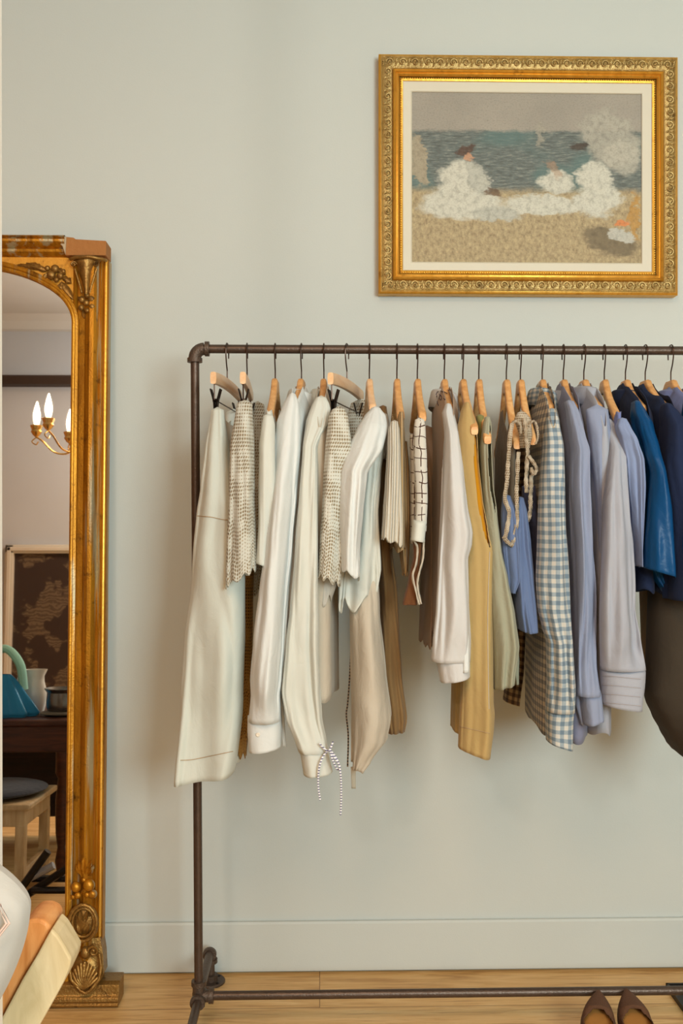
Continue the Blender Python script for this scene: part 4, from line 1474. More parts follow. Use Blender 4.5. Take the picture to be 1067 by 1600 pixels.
def painting_mat():
    t = NT('painted_canvas')
    uv = t.tc('UV')
    nz = t.noise(uv, 26, 4, 0.65, out='Color')
    va = t.n('ShaderNodeVectorMath', operation='MULTIPLY_ADD')
    t.set(va, 0, nz)
    va.inputs[1].default_value = (0.045, 0.045, 0)
    t.set(va, 2, t.mapping(uv, loc=(-0.022, -0.022, 0)))
    nb = t.noise(t.mapping(uv, (9, 12, 1), (3, 1, 0)), 1.0, 3, 0.7, out='Color')
    vb = t.n('ShaderNodeVectorMath', operation='MULTIPLY_ADD')
    t.set(vb, 0, nb)
    vb.inputs[1].default_value = (0.13, 0.11, 0)
    t.set(vb, 2, t.mapping(va.outputs[0], loc=(-0.065, -0.055, 0)))
    pb_ = vb.outputs[0]
    p = va.outputs[0]
    sep = t.n('ShaderNodeSeparateXYZ')
    t.t.links.new(p, sep.inputs[0])
    v = sep.outputs[1]
    big = t.noise(uv, 4, 4, 0.6)
    stroke = t.noise(t.mapping(uv, (14, 60, 1)), 1.6, 4, 0.7)
    grain = t.noise(t.mapping(uv, (60, 60, 1)), 2.0, 3, 0.7)
    sky = t.mix(big, lin('8e8c84'), lin('aaa59a'))
    sea = t.ramp(stroke, [(0.34, lin('565c5a')), (0.52, lin('6a7472')), (0.70, lin('8f968e'))])
    teal = t.maprange(t.noise(uv, 3.1, 2), 0.48, 0.62)
    sea = t.mix(t.math('MULTIPLY', teal, 0.6), sea, lin('5b7b7a'))
    gr = t.ramp(t.noise(t.mapping(uv, (50, 26, 1), rot=(0, 0, 0.5)), 1.2, 4, 0.7), [(0.32, lin('8b7d62')), (0.5, lin('a99b7b')), (0.72, lin('c0b18c'))])
    c = t.mix(t.maprange(v, 0.765, 0.79), sea, sky)
    c = t.mix(t.maprange(v, 0.40, 0.46), gr, c)

    dab = t.maprange(t.noise(t.mapping(uv, (40, 26, 1), rot=(0, 0, 0.7)), 1.0, 3, 0.6), 0.42, 0.72)

    def blob(c, u0, v0, ru, rv, rot, colr, soft=0.25, op=1.0):
        m = t.mapping(pb_, (ru, rv, 1), (u0, v0, 0), (0, 0, R(rot)), 'TEXTURE')
        ln = t.n('ShaderNodeVectorMath', operation='LENGTH')
        t.t.links.new(m, ln.inputs[0])
        f = t.maprange(ln.outputs['Value'], 1 - soft * 0.55, 1 + soft * 0.55, op, 0.0)
        return t.mix(f, c, t.mix(dab, lin(colr), tuple(x * 0.72 for x in lin(colr)[:3]) + (1,)))
    W, W2, SK, HR = 'c9cbbf', 'b7bab0', 'c79a7a', '5c4235'
    # pale boulders and spread cloths lying in the dry grass, a hazy cloud and a far sail
    c = blob(c, 0.03, 0.60, 0.040, 0.16, 8, 'a39c88', 0.2)
    c = blob(c, 0.87, 0.74, 0.12, 0.17, 24, 'adaca0', 0.35, 0.85)
    c = blob(c, 0.92, 0.63, 0.08, 0.10, 10, 'bab9ac', 0.4, 0.7)
    c = blob(c, 0.56, 0.77, 0.014, 0.07, 0, 'a5a396', 0.4, 0.7)
    c = blob(c, 0.22, 0.34, 0.18, 0.09, -4, W, 0.35)
    c = blob(c, 0.20, 0.47, 0.085, 0.13, -10, W, 0.35)
    c = blob(c, 0.29, 0.49, 0.045, 0.09, 14, W2, 0.4)
    c = blob(c, 0.235, 0.655, 0.040, 0.030, 20, HR, 0.5, 0.8)
    c = blob(c, 0.25, 0.615, 0.020, 0.022, 0, SK, 0.5, 0.8)
    c = blob(c, 0.38, 0.29, 0.10, 0.055, 0, W2, 0.4)
    c = blob(c, 0.35, 0.42, 0.028, 0.030, 30, HR, 0.5, 0.7)
    c = blob(c, 0.58, 0.345, 0.17, 0.055, -3, W, 0.35)
    c = blob(c, 0.63, 0.48, 0.075, 0.070, 0, W, 0.4)
    c = blob(c, 0.62, 0.56, 0.028, 0.05, 20, 'a98d74', 0.5, 0.6)
    c = blob(c, 0.81, 0.38, 0.10, 0.10, 0, W, 0.35)
    c = blob(c, 0.80, 0.50, 0.070, 0.11, 8, W, 0.35)
    c = blob(c, 0.72, 0.690, 0.036, 0.030, 0, '4c4038', 0.5, 0.8)
    c = blob(c, 0.86, 0.13, 0.13, 0.07, -24, '6f6654', 0.4, 0.8)
    c = blob(c, 0.91, 0.17, 0.055, 0.035, -14, 'b9bbb2', 0.35)
    c = blob(c, 0.92, 0.24, 0.035, 0.022, 0, 'd08a5a', 0.4)
    c = blob(c, 0.975, 0.28, 0.02, 0.13, 0, 'b98c40', 0.4, 0.7)
    c = t.mix(t.math('MULTIPLY', t.maprange(grain, 0.45, 0.75), 0.36), c, lin('68665c'))
    t.col(c).pbr(0.6, 0, 0.2)
    t.bump(t.math('ADD', grain, stroke), 0.35, 0.001)
    return t.m


mesh('canvas', [(-CW, -0.008, -CH), (CW, -0.008, -CH), (CW, -0.008, CH), (-CW, -0.008, CH), (-CW, 0, -CH), (CW, 0, -CH), (CW, 0, CH), (-CW, 0, CH)],
     [(0, 1, 2, 3), (5, 4, 7, 6), (0, 4, 5, 1), (1, 5, 6, 2), (2, 6, 7, 3), (3, 7, 4, 0)], painting_mat(), fr, smooth=False,
     uv=[(0, 0), (1, 0), (1, 1), (0, 1), (0, 0), (1, 0), (1, 1), (0, 1)])

# ================================================================= GILT MIRROR
TILT = R(2.5)
MXC = P(-62, 800, -0.08).x
mir = empty('gilt_mirror', (MXC, -0.112, 0), 'tall antique gilt mirror with carved corners leaning on the wall left of the clothes rail', 'mirror', rot=(-TILT, 0, 0))
MRot = Euler((-TILT, 0, 0)).to_matrix()
MO = Vector((MXC, -0.112, 0))
MINV = MRot.transposed()


def ML(px, py, yl):
    """pixel -> mirror-local (x, z) on local plane y = yl"""
    o = MINV @ (Vector((0, CY, CZ)) - MO)
    d = MINV @ ray(px, py)
    t = (yl - o.y) / d.y
    p = o + d * t
    return p.x, p.z


GLY = -0.040
xr_t = ML(166, 600, -0.03)[0]
HWm = (ML(166, 600, -0.03)[0] + ML(164, 1300, -0.03)[0]) / 2
ZT = ML(140, 377, -0.03)[1]
xg = (ML(112, 700, GLY)[0] + ML(106, 1350, GLY)[0]) / 2      # right glass edge (half width of glass)
ZG0 = 0.10
zspr = ML(113, 505, GLY)[1]                     # spring of the arch
zpk = ML(0, 417, GLY)[1]
M['gold_m'] = mat_gold('worn_gilding', '94600f', 'c48a22', '54340c', 0.42, 0.65, bump=0.45, bscale=200, wear='b3a98a')
M['gold_flat'] = mat_gold('ochre_gilding', 'c58a28', 'd69c3a', '8e5f1c', 0.55, 0.45, bump=0.35, bscale=160)
M['gold_dark'] = mat_gold('dark_bronze_gilding', '7d5a28', 'a07c40', '3e2812', 0.38, 0.65, bump=0.7, bscale=180, vert=False)
tm = NT('silvered_glass')
tm.col(lin('f2f1ee')).pbr(0.015, 1.0)
M['mirror'] = tm.m

# silvered plate
arch = []
NA = 40
for k in range(NA + 1):
    a = PI * k / NA
    arch.append((xg * math.cos(a), zspr + (zpk - zspr) * math.sin(a)))
outline = [(xg, ZG0)] + arch + [(-xg, ZG0)]
e_out = [(x * 1.02, z + (0.01 if z > 1 else -0.01)) for x, z in outline]
vs = [(x, GLY, z) for x, z in e_out] + [(x, GLY + 0.004, z) for x, z in e_out]
n = len(e_out)
mesh('glass', vs, [tuple(range(n)), tuple(range(n, 2 * n))[::-1]] + [(i, n + i, n + (i + 1) % n, (i + 1) % n) for i in range(n)], M['mirror'], mir, smooth=False)
# wooden back board
MB().box((-HWm + 0.01, -0.02, 0.02), (HWm - 0.01, 0, ZT - 0.03)).build('backboard', M['hangwood'], mir, smooth=False)
# side mouldings: profile across the width (s from inner glass edge outwards)
FWd = HWm - xg
side_prof = [(0.0, GLY + 0.002), (0.0, -0.046), (0.006, -0.050), (0.010, -0.046), (0.012, -0.041), (0.030, -0.044), (0.037, -0.052), (0.046, -0.060), (0.056, -0.060),
             (0.064, -0.053), (0.067, -0.044), (0.072, -0.046), (0.078, -0.034), (0.084, -0.030), (0.088, -0.034), (FWd - 0.012, -0.030), (FWd - 0.008, -0.036), (FWd - 0.002, -0.034), (FWd, -0.026), (FWd, 0.0)]
side_prof = [(min(s_, FWd), y) for s_, y in side_prof]
for sg in (1, -1):
    vs, fs = [], []
    for z in (0.05, ZT - 0.05):
        for s_, y in side_prof:
            vs.append((sg * (xg + s_), y, z))
    k = len(side_prof)
    for i in range(k - 1):
        fs.append((i, i + 1, k + i + 1, k + i) if sg > 0 else (i, k + i, k + i + 1, i + 1))
    mesh('side_moulding', vs, fs, M['gold_m'], mir, sharp=32)
    # tiny bead line beside the glass
    b = MB()
    z = ZG0 + 0.02
    while z < zspr - 0.02:
        b.ball((sg * (xg + 0.008), -0.050, z), (0.0024, 0.002, 0.0035), 5, 4)
        z += 0.0085
    b.build('bead_line', M['gold_dark'], mir)
    # bright outer fillet
    MB().tube([(sg * (HWm - 0.006), -0.036, 0.07), (sg * (HWm - 0.006), -0.036, ZT - 0.06)], 0.0042, 8).build('outer_fillet', M['gold_bright'], mir)

# top cornice moulding (stops short of the broken corners)
zc0 = ML(60, 403, -0.045)[1]
xbrk = ML(104, 390, -0.05)[0]
top_prof = [(zc0, -0.036), (zc0 + 0.004, -0.050), (zc0 + 0.012, -0.060), (zc0 + 0.018, -0.062), (zc0 + 0.022, -0.056), (zc0 + 0.026, -0.066), (zc0 + 0.034, -0.075), (zc0 + 0.040, -0.076), (zc0 + 0.043, -0.070), (ZT - 0.002, -0.078), (ZT + 0.002, -0.072), (ZT + 0.002, 0)]
vs, fs = [], []
for x in (-xbrk, xbrk):
    for z, y in top_prof:
        vs.append((x, y, z))
k = len(top_prof)
for i in range(k - 1):
    fs.append((i, i + 1, k + i + 1, k + i))
mesh('cornice', vs, fs, M['gold_m'], mir, sharp=32)
M['gesso'] = mat_plain('bare_chipped_wood', 'a8713c', 0.8, bump=0.8, bscale=60)
M['plaster'] = mat_plain('chipped_plaster', 'b9a88c', 0.85, bump=0.8, bscale=80)
for sg in (1, -1):
    c = MB()
    x0, x1 = sg * xbrk, sg * HWm
    zb_ = ML(150, 402, -0.05)[1]
    poly = [(x0, -0.066, zb_), (x0, -0.066, ZT), (x0 + sg * 0.022, -0.066, ZT - 0.002), (x0 + sg * 0.026, -0.066, ZT - 0.006), (x1, -0.066, ZT - 0.010), (x1, -0.066, zb_)]
    c.prism(poly, (0, 0.062, 0))
    c.build('broken_corner', M['gesso'], mir, smooth=False, bevel=0.002)
    p_ = MB().prism([(x0 - sg * 0.018, -0.070, ZT), (x0 - sg * 0.020, -0.070, ZT - 0.012), (x0 - sg * 0.006, -0.070, ZT - 0.026), (x0 + sg * 0.002, -0.070, zb_), (x0 + sg * 0.004, -0.070, ZT)], (0, 0.03, 0))
    p_.build('plaster_chip', M['plaster'], mir, smooth=False, bevel=0.002)

# spandrels between arch and frame
for sg in (1, -1):
    vs, fs = [], []
    N = 24
    for k in range(N + 1):
        a = PI / 2 * k / N
        x, z = xg * math.cos(a) * 0.99, zspr + (zpk - zspr) * math.sin(a)
        vs += [(sg * x, -0.043, z), (sg * x, -0.043, zc0 + 0.004)] if k else [(sg * xg * 1.02, -0.043, z), (sg * xg * 1.02, -0.043, zc0 + 0.004)]
        vs += [(sg * x, -0.036, z)]
    for k in range(N):
        a_, b_ = 3 * k, 3 * (k + 1)
        f1, f2 = (a_, b_, b_ + 1, a_ + 1), (a_ + 2, b_ + 2, b_, a_)
        fs += [f1, f2] if sg < 0 else [f1[::-1], f2[::-1]]
    mesh('spandrel', vs, fs, M['gold_flat'], mir, smooth=False)
# arch moulding, two ridges
am = MB()
for off, r_ in ((0.004, 0.0055), (0.014, 0.0045), (0.020, 0.003)):
    pts = [((xg + off * 0.6) * math.cos(PI * k / 60), -0.048, zspr + (zpk - zspr + off) * math.sin(PI * k / 60)) for k in range(61)]
    pts = [(pts[0][0], -0.048, ZG0)] + pts + [(pts[-1][0], -0.048, ZG0)]
    am.tube(pts, r_, 8)
am.build('arch_moulding', M['gold_m'], mir)

# carved spray of fruit and leaves in each spandrel


def LP(px, py, y=-0.052):
    x, z = ML(px, py, y)
    return Vector((x, y, z))


def leaf(m, a, b, wid, y0=-0.047, bulge=0.008, n=8, lobes=0):
    """a raised leaf from a to b (mirror-local), ridge in the middle"""
    a, b = Vector(a), Vector(b)
    ax = (b - a)
    sd = Vector((-ax.z, 0, ax.x)).normalized()
    k = len(m.v)
    for i in range(n + 1):
        t = i / n
        w_ = wid * math.sin(PI * min(1, t * 0.9 + 0.08)) ** 0.8 * (1 + (0.25 * math.sin(t * lobes * 2 * PI) if lobes else 0))
        p = a.lerp(b, t)
        for q, hgt in ((-1, 0), (-0.5, 0.8), (0, 0.5), (0.5, 0.8), (1, 0)):
            v = p + sd * w_ * q
            v.y = y0 - bulge * hgt * math.sin(PI * (0.1 + 0.8 * t))
            m.v.append(v)
    for i in range(n):
        for q in range(4):
            m.f.append((k + i * 5 + q, k + i * 5 + q + 1, k + (i + 1) * 5 + q + 1, k + (i + 1) * 5 + q))


def mirrored(build_fn, name, mat):
    for sg in (1, -1):
        m = MB()
        build_fn(m)
        if sg < 0:
            m.v = [Vector((-v.x, v.y, v.z)) for v in m.v]
            m.f = [f[::-1] for f in m.f]
        m.build(name, mat, mir, sharp=60)


def spray(m):
    leaf(m, LP(66, 416), LP(20, 414), 0.007, lobes=3)
    leaf(m, LP(72, 422), LP(40, 410), 0.009, lobes=2)
    leaf(m, LP(62, 412), LP(32, 420), 0.005, lobes=2)
    leaf(m, LP(94, 440), LP(114, 467), 0.010, lobes=4)
    leaf(m, LP(90, 444), LP(100, 452), 0.008, lobes=2)
    leaf(m, LP(78, 425), LP(68, 436), 0.009, lobes=2)
    leaf(m, LP(90, 420), LP(102, 428), 0.009, lobes=2)
    leaf(m, LP(98, 432), LP(111, 442), 0.009, lobes=2)
    for px, py, r_ in ((86, 420, 0.011), (80, 430, 0.012), (94, 431, 0.009), (88, 437, 0.007), (99, 424, 0.006), (74, 419, 0.007)):
        m.ball(LP(px, py, -0.050), (r_, r_ * 0.8, r_), 14, 9)


mirrored(spray, 'fruit_spray', M['gold_dark'])


def capital(m):
    # flared bracket below the broken corner
    rows = [(403, 116, 160), (409, 112, 156), (414, 118, 152), (425, 122, 148), (438, 127, 145), (452, 130, 143), (462, 131, 142)]
    k0 = len(m.v)
    nn = 14
    for (py, a, b) in rows:
        l, r_ = LP(a, py), LP(b, py)
        for j in range(nn + 1):
            t = j / nn
            p = l.lerp(r_, t)
            p.y = -0.045 - 0.030 * math.sin(PI * t) ** 0.6 * (1.0 if py < 415 else 0.75)
            m.v.append(p)
    for i in range(len(rows) - 1):
        for j in range(nn):
            a_ = k0 + i * (nn + 1) + j
            m.f.append((a_, a_ + nn + 1, a_ + nn + 2, a_ + 1))
    m.tube([LP(110, 405, -0.062), LP(118, 402, -0.078), LP(140, 401, -0.080), LP(160, 405, -0.072), LP(166, 407, -0.055)], 0.0045, 8)
    for s_, xx in ((1, 117), (-1, 151)):
        scroll(m, LP(xx, 415, -0.05), (s_, 0, 0), (0, 0, 1), 0.008, 1, y=-0.06, th=0.003)
        m.tube([LP(xx, 420, -0.06), LP(xx + 6 * s_, 440, -0.060), LP(xx + 11 * s_, 458, -0.058)], 0.003, 7)
    for px, py, r_ in ((136, 461, 0.008), (128, 468, 0.009), (143, 467, 0.009), (135, 473, 0.008), (127, 481, 0.008), (144, 479, 0.008), (136, 485, 0.006)):
        m.ball(LP(px, py, -0.056), (r_, r_ * 0.8, r_), 12, 8)
    leaf(m, LP(129, 484), LP(131, 497), 0.005)
    leaf(m, LP(138, 480), LP(144, 492), 0.005)
    leaf(m, LP(125, 470), LP(121, 462), 0.004)


mirrored(capital, 'corner_bracket', M['gold_dark'])


def lower_leaves(m):
    Yb = -0.062
    for a, b, wd in (((128, 1372), (122, 1345), 0.008), ((130, 1370), (131, 1338), 0.010), ((134, 1372), (142, 1345), 0.009), ((126, 1368), (118, 1352), 0.006), ((138, 1370), (146, 1352), 0.006)):
        leaf(m, LP(a[0], a[1], Yb), LP(b[0], b[1], Yb), wd, y0=-0.055, bulge=0.012, lobes=3)
    for px, py, r_ in ((119, 1386, 0.013), (139, 1383, 0.015), (122, 1399, 0.009), (145, 1397, 0.011), (131, 1375, 0.006), (114, 1402, 0.006), (136, 1398, 0.007)):
        m.ball(LP(px, py, -0.064), (r_, r_ * 0.85, r_), 14, 9)
    leaf(m, LP(128, 1392, Yb), LP(126, 1412, Yb), 0.005, y0=-0.055)
    leaf(m, LP(133, 1392, Yb), LP(133, 1412, Yb), 0.005, y0=-0.055)


mirrored(lower_leaves, 'fruit_cluster', M['gold_m'])


def cartouche(m):
    c = LP(131, 1440, -0.06)
    # oval rope ring
    rr = 21 / 620
    for rad, th, yy in ((1.0, 0.005, -0.070), (0.80, 0.004, -0.066)):
        pts = [Vector((c.x + rr * rad * math.sin(a), yy, c.z + rr * 1.30 * rad * math.cos(a))) for a in [2 * PI * k / 40 for k in range(41)]]
        m.tube(pts, [th * (1 + 0.18 * math.sin(k * 2.6)) for k in range(41)], 8)
    for sx in (-1, 1):
        leaf(m, c + Vector((sx * 0.002, 0, -0.004)), c + Vector((sx * 0.010, 0, 0.030)), 0.009, y0=-0.058, bulge=0.018)
        leaf(m, c + Vector((sx * 0.004, 0, -0.030)), c + Vector((sx * 0.013, 0, 0.002)), 0.012, y0=-0.058, bulge=0.016)
        leaf(m, c + Vector((sx * 0.012, 0, 0.010)), c + Vector((sx * 0.020, 0, 0.028)), 0.005, y0=-0.058, bulge=0.014)
    m.ball(c + Vector((0, 0.014, 0)), (rr * 0.95, 0.022, rr * 1.2), 20, 12)


mirrored(cartouche, 'oval_cartouche', M['gold_dark'])


def shell(m):
    c = LP(133, 1545, -0.06)
    for sx in (-1, 1):
        scroll(m, LP(133 + sx * 15, 1483, -0.06), (-sx, 0, 0), (0, 0, 1), 0.014, 1, y=-0.072, th=0.0042, n=24)
        m.tube([LP(133 + sx * 22, 1490, -0.066), LP(133 + sx * 25, 1510, -0.070), LP(133 + sx * 22, 1530, -0.074), LP(133 + sx * 8, 1548, -0.080), LP(133, 1552, -0.082)], 0.0045, 8)
    m.ball(LP(134, 1488, -0.062), (0.013, 0.014, 0.016), 14, 9)
    m.ball(LP(132, 1508, -0.064), (0.009, 0.012, 0.010), 12, 8)
    # ribs fanning upwards and outwards from the base of the shell
    for k in range(11):
        a = R(-62 + 124 * k / 10)
        l_ = 0.062 - 0.010 * abs(math.sin(a))
        p0 = c + Vector((0, -0.018, 0.006))
        p2 = c + Vector((l_ * math.sin(a) * 0.72, -0.006, 0.006 + l_ * math.cos(a)))
        p1 = p0.lerp(p2, 0.55) + Vector((0, -0.008, 0))
        m.tube([p0, p1, p2], [0.0018, 0.0042, 0.0050], 8)
    # backing swell
    m.ball(c + Vector((0, 0.022, 0.035)), (0.042, 0.028, 0.052), 20, 12)


mirrored(shell, 'scallop_shell', M['gold_dark'])
# base plinth
px_r = ML(186, 1550, -0.06)[0]
pl = MB()
zt_ = ML(150, 1538, -0.066)[1]
pp = [(-0.000, 0.0), (-0.072, 0.0), (-0.074, 0.006), (-0.070, 0.010), (-0.074, 0.014), (-0.072, 0.022), (-0.066, 0.028), (-0.062, 0.050), (-0.050, 0.056), (0.0, 0.056)]
pl.prism([(-px_r, y, z) for y, z in pp], (2 * px_r, 0, 0))
for sx in (-1, 1):
    pl.prism([(sx * (HWm - 0.004), -0.058, 0.05), (sx * (HWm + 0.010), -0.056, 0.075), (sx * (HWm + 0.006), -0.050, 0.12), (sx * (HWm - 0.002), -0.045, 0.16), (sx * (HWm - 0.03), -0.05, 0.16), (sx * (HWm - 0.03), -0.055, 0.05)], (0, 0.045, 0))
pl.build('plinth', M['gold_dark'], mir, smooth=False, bevel=0.0015)
# bottom rail of the frame below the glass
MB().box((-xg - 0.01, -0.052, 0.05), (xg + 0.01, -0.005, ZG0 + 0.012)).build('bottom_moulding', M['gold_m'], mir, smooth=False, bevel=0.006)

# ================================================================= WHAT THE MIRROR SHOWS
MN = MRot @ Vector((0, -1, 0))
MP0 = MO + MRot @ Vector((0, GLY, 0))


def MR(px, py, Y):
    """room point on plane Y seen at this pixel in the mirror"""
    d = ray(px, py).normalized()
    o = Vector((0, CY, CZ))
    t = (MP0 - o).dot(MN) / d.dot(MN)
    h = o + d * t
    r_ = d - MN * 2 * d.dot(MN)
    return h + r_ * ((Y - h.y) / r_.y)


# dark ceiling beam on the far wall
bz1, bz0 = MR(50, 586, RY0 + 0.1).z, MR(50, 600, RY0 + 0.1).z
structure('trim_3', MB().box((RX0, RY0, min(bz0, bz1)), (RX1, RY0 + 0.1, max(bz0, bz1))), M['beam'], smooth=False)

# chandelier
YC = -2.15
cc = MR(128, 690, YC)
ch = empty('chandelier', (cc.x, cc.y, cc.z), 'brass candle-bulb chandelier glowing in the mirror, hung from the ceiling', 'chandelier')
M['brass'] = mat_gold('polished_brass', 'd9a95a', 'e8c27c', 'a87838', 0.25, 0.9, bump=0.05)
MB().lathe([(0, -0.07), (0.010, -0.065), (0.014, -0.05), (0.008, -0.035), (0.030, -0.01), (0.034, 0.005), (0.02, 0.02), (0.010, 0.03), (0.016, 0.06), (0.008, 0.09), (0.006, 0.2)], 24).build('stem', M['brass'], ch)
chm = MB()
zz = 0.2
chm.tube([(0, 0, 0.2), (0, 0, RH - cc.z - 0.03)], 0.003, 6)
chm.lathe([(0.05, RH - cc.z), (0.045, RH - cc.z - 0.02), (0.01, RH - cc.z - 0.035), (0.0, RH - cc.z - 0.035)], 20)
chm.build('chain', M['brass'], ch)
p_a = MR(57, 672, YC) - cc
tb = NT('lit_bulb')
tb.b.inputs['Emission Color'].default_value = (1.0, 0.86, 0.62, 1)
tb.b.inputs['Emission Strength'].default_value = 9
M['bulb'] = tb.m
armR = Vector((p_a.x, 0, 0)).length
a0 = PI if p_a.x < 0 else 0
for k in range(6):
    a = a0 + k * PI / 3
    dx, dy_ = math.cos(a), math.sin(a)
    q = MB()
    q.tube(spline([(0.02 * dx, 0.02 * dy_, 0.0), (0.3 * armR * dx, 0.3 * armR * dy_, -0.055), (0.6 * armR * dx, 0.6 * armR * dy_, -0.05), (0.85 * armR * dx, 0.85 * armR * dy_, 0.0), (armR * dx, armR * dy_, 0.022)], 24), 0.0045, 8)
    q.tube(spline([(armR * dx, armR * dy_, 0.02), ((armR + 0.02) * dx, (armR + 0.02) * dy_, 0.0), (armR * dx, armR * dy_, -0.015), ((armR - 0.01) * dx, (armR - 0.01) * dy_, 0.0)], 16), 0.003, 7)
    arm = q.build('arm', M['brass'], ch)
    MB().lathe([(0.004, 0.02), (0.016, 0.03), (0.026, 0.045), (0.022, 0.055), (0.030, 0.075), (0.026, 0.078), (0.006, 0.06)], 18, (armR * dx, armR * dy_, 0)).build('candle_cup', M['brass'], arm)
    MB().lathe([(0.010, 0.06), (0.012, 0.085), (0.017, 0.11), (0.0165, 0.135), (0.010, 0.165), (0.003, 0.190), (0, 0.192)], 14, (armR * dx, armR * dy_, 0)).build('bulb', M['bulb'], arm)

# fittings for the two added fill lights
gp = empty('pendant_fill_lamp', FILL_POS, 'added brass collared pendant carrying the far wall fill light, behind the camera', 'lamp')
MB().tube([(0, 0, 0.13), (0, 0, RH - FILL_POS[2])], 0.004, 8).lathe([(0.0, 0.125), (0.045, 0.125), (0.05, 0.11), (0.0, 0.15)], 20).build('cord', M['brass'], gp)

cl = empty('ceiling_fill_lamp', (-0.4, -2.9, RH), 'added square housing of the warm fill light on the ceiling above the camera', 'lamp')
MB().box((-0.5, -0.5, -0.12), (0.5, 0.5, 0)).build('housing', M['trimwhite'], cl, smooth=False, bevel=0.01)

# large framed dark drawing behind the table
YD = RY0 + 0.06
d0, d1 = MR(8, 851, YD), MR(8, 1300, YD)
dx0, dx1 = MR(6, 900, YD).x, MR(6, 900, YD).x + 1.15
dz1 = d0.z
dw = abs(dx1 - dx0)
dr = empty('framed_drawing', ((dx0 + dx1) / 2, RY0 + 0.005, 0.02), 'large dark drawing in a worn grey-white frame, behind the table in the mirror', 'framed picture')
hh_ = (dz1 - 0.02) / 2
frw = 0.06
fm = MB()
xa, xb_ = -dw / 2, dw / 2
for (a, b) in (((xa, 0, 0), (xa + frw, 0.05, 2 * hh_)), ((xb_ - frw, 0, 0), (xb_, 0.05, 2 * hh_)), ((xa, 0, 2 * hh_ - frw), (xb_, 0.05, 2 * hh_)), ((xa, 0, 0), (xb_, 0.05, frw))):
    fm.box(a, b)
    fm.box(tuple(v + 0.015 for v in a[:1]) + (0.05, a[2] + 0.015), (b[0] - 0.015, 0.062, b[2] - 0.015))
fm.build('frame', M['trimwhite'], dr, smooth=False, bevel=0.006)
td = NT('dark_engraved_panel')
uvd = td.tc('Object')
nn_ = td.noise(td.mapping(uvd, (3, 3, 3.2)), 1.5, 3, 0.6)
ln_ = td.n('ShaderNodeTexWave', wave_type='RINGS')
td.t.links.new(td.mapping(uvd, (3, 3, 3)), ln_.inputs['Vector'])
ln_.inputs['Scale'].default_value = 4
ln_.inputs['Distortion'].default_value = 14
ln_.inputs['Detail'].default_value = 3
shape = td.maprange(nn_, 0.50, 0.54)
c_ = td.mix(td.math('MULTIPLY', shape, td.maprange(ln_.outputs['Fac'], 0.2, 0.8, 0.4, 1.0)), lin('33241d'), lin('6a5a46'))
td.col(c_).pbr(0.7)
MB().box((xa + frw - 0.005, 0.01, frw - 0.005), (xb_ - frw + 0.005, 0.02, 2 * hh_ - frw + 0.005)).build('panel', td.m, dr, smooth=False)

# dark wooden table
YT = -1.22
tz = MR(60, 1124, YT).z
tx0 = MR(-10, 1124, YT).x - 0.5
tx1 = MR(112, 1124, YT).x + 0.02
M['darkwood'] = mat_wood('dark_mahogany', '2e160d', '4a2617', '5e3320', (3, 30, 30), 0.35)
tbl = empty('wooden_table', ((tx0 + tx1) / 2, YT - 0.35, 0), 'dark mahogany table with turned-over apron, seen in the mirror', 'table')
hw_ = (tx1 - tx0) / 2
MB().box((-hw_, -0.37, tz - 0.025), (hw_, 0.37, tz)).build('tabletop', M['darkwood'], tbl, smooth=False, bevel=0.006)
MB().box((-hw_ + 0.03, -0.34, tz - 0.12), (hw_ - 0.03, 0.34, tz - 0.025)).build('apron', M['darkwood'], tbl, smooth=False, bevel=0.004)
for sx in (-1, 1):
    for sy in (-1, 1):
        lg = MB()
        lg.lathe([(0.028, tz - 0.12), (0.028, tz - 0.2), (0.018, tz - 0.22), (0.026, tz - 0.30), (0.022, 0.15), (0.014, 0.10), (0.022, 0.05), (0.012, 0.0)][::-1], 16, (sx * (hw_ - 0.06), sy * 0.30, 0))
        lg.build('leg', M['darkwood'], tbl)
MB().box((-hw_ + 0.06, -0.31, 0.08), (hw_ - 0.06, -0.28, tz - 0.12)).build('back_panel', mat_wood('black_brown_board', '1c100a', '2a1811', '38211a', (3, 30, 30), 0.6), tbl, smooth=False)

# pitcher
YP = YT - 0.22
pc = MR(53, 1117, YP)
s_m = 40 / F * 2.0
pit = empty('pitcher', (pc.x, YP, tz), 'white glazed pitcher with a loop handle standing on the dark table in the mirror', 'pitcher')
M['ceramic'] = mat_plain('white_glaze', 'dcd6cc', 0.2, 0, 0.5)
ds = (MR(33, 1080, YP) - MR(73, 1080, YP)).length / 2
hp = abs(MR(53, 1048, YP).z - MR(53, 1115, YP).z)
prof = [(0.0, 0.0), (0.75, 0.0), (0.82, 0.06), (0.98, 0.28), (0.95, 0.48), (0.74, 0.72), (0.70, 0.84), (0.80, 1.0), (0.74, 1.0), (0.66, 0.84), (0.6, 0.7)]
pv = MB().lathe([(r_ * ds, z_ * hp) for r_, z_ in prof], 32)
for v in pv.v:
    if v.z > hp * 0.8 and v.x > 0:
        k_ = min(1, (v.z - hp * 0.8) / (0.2 * hp))
        v.x *= 1 + 0.28 * k_ * max(0, v.x / ds)
pv.build('body', M['ceramic'], pit)
MB().tube(spline([(-0.70 * ds, 0, hp * 0.86), (-1.15 * ds, 0, hp * 0.86), (-1.35 * ds, 0, hp * 0.66), (-1.15 * ds, 0, hp * 0.42), (-0.92 * ds, 0, hp * 0.32)], 24), ds * 0.11, 10).build('handle', M['ceramic'], pit)

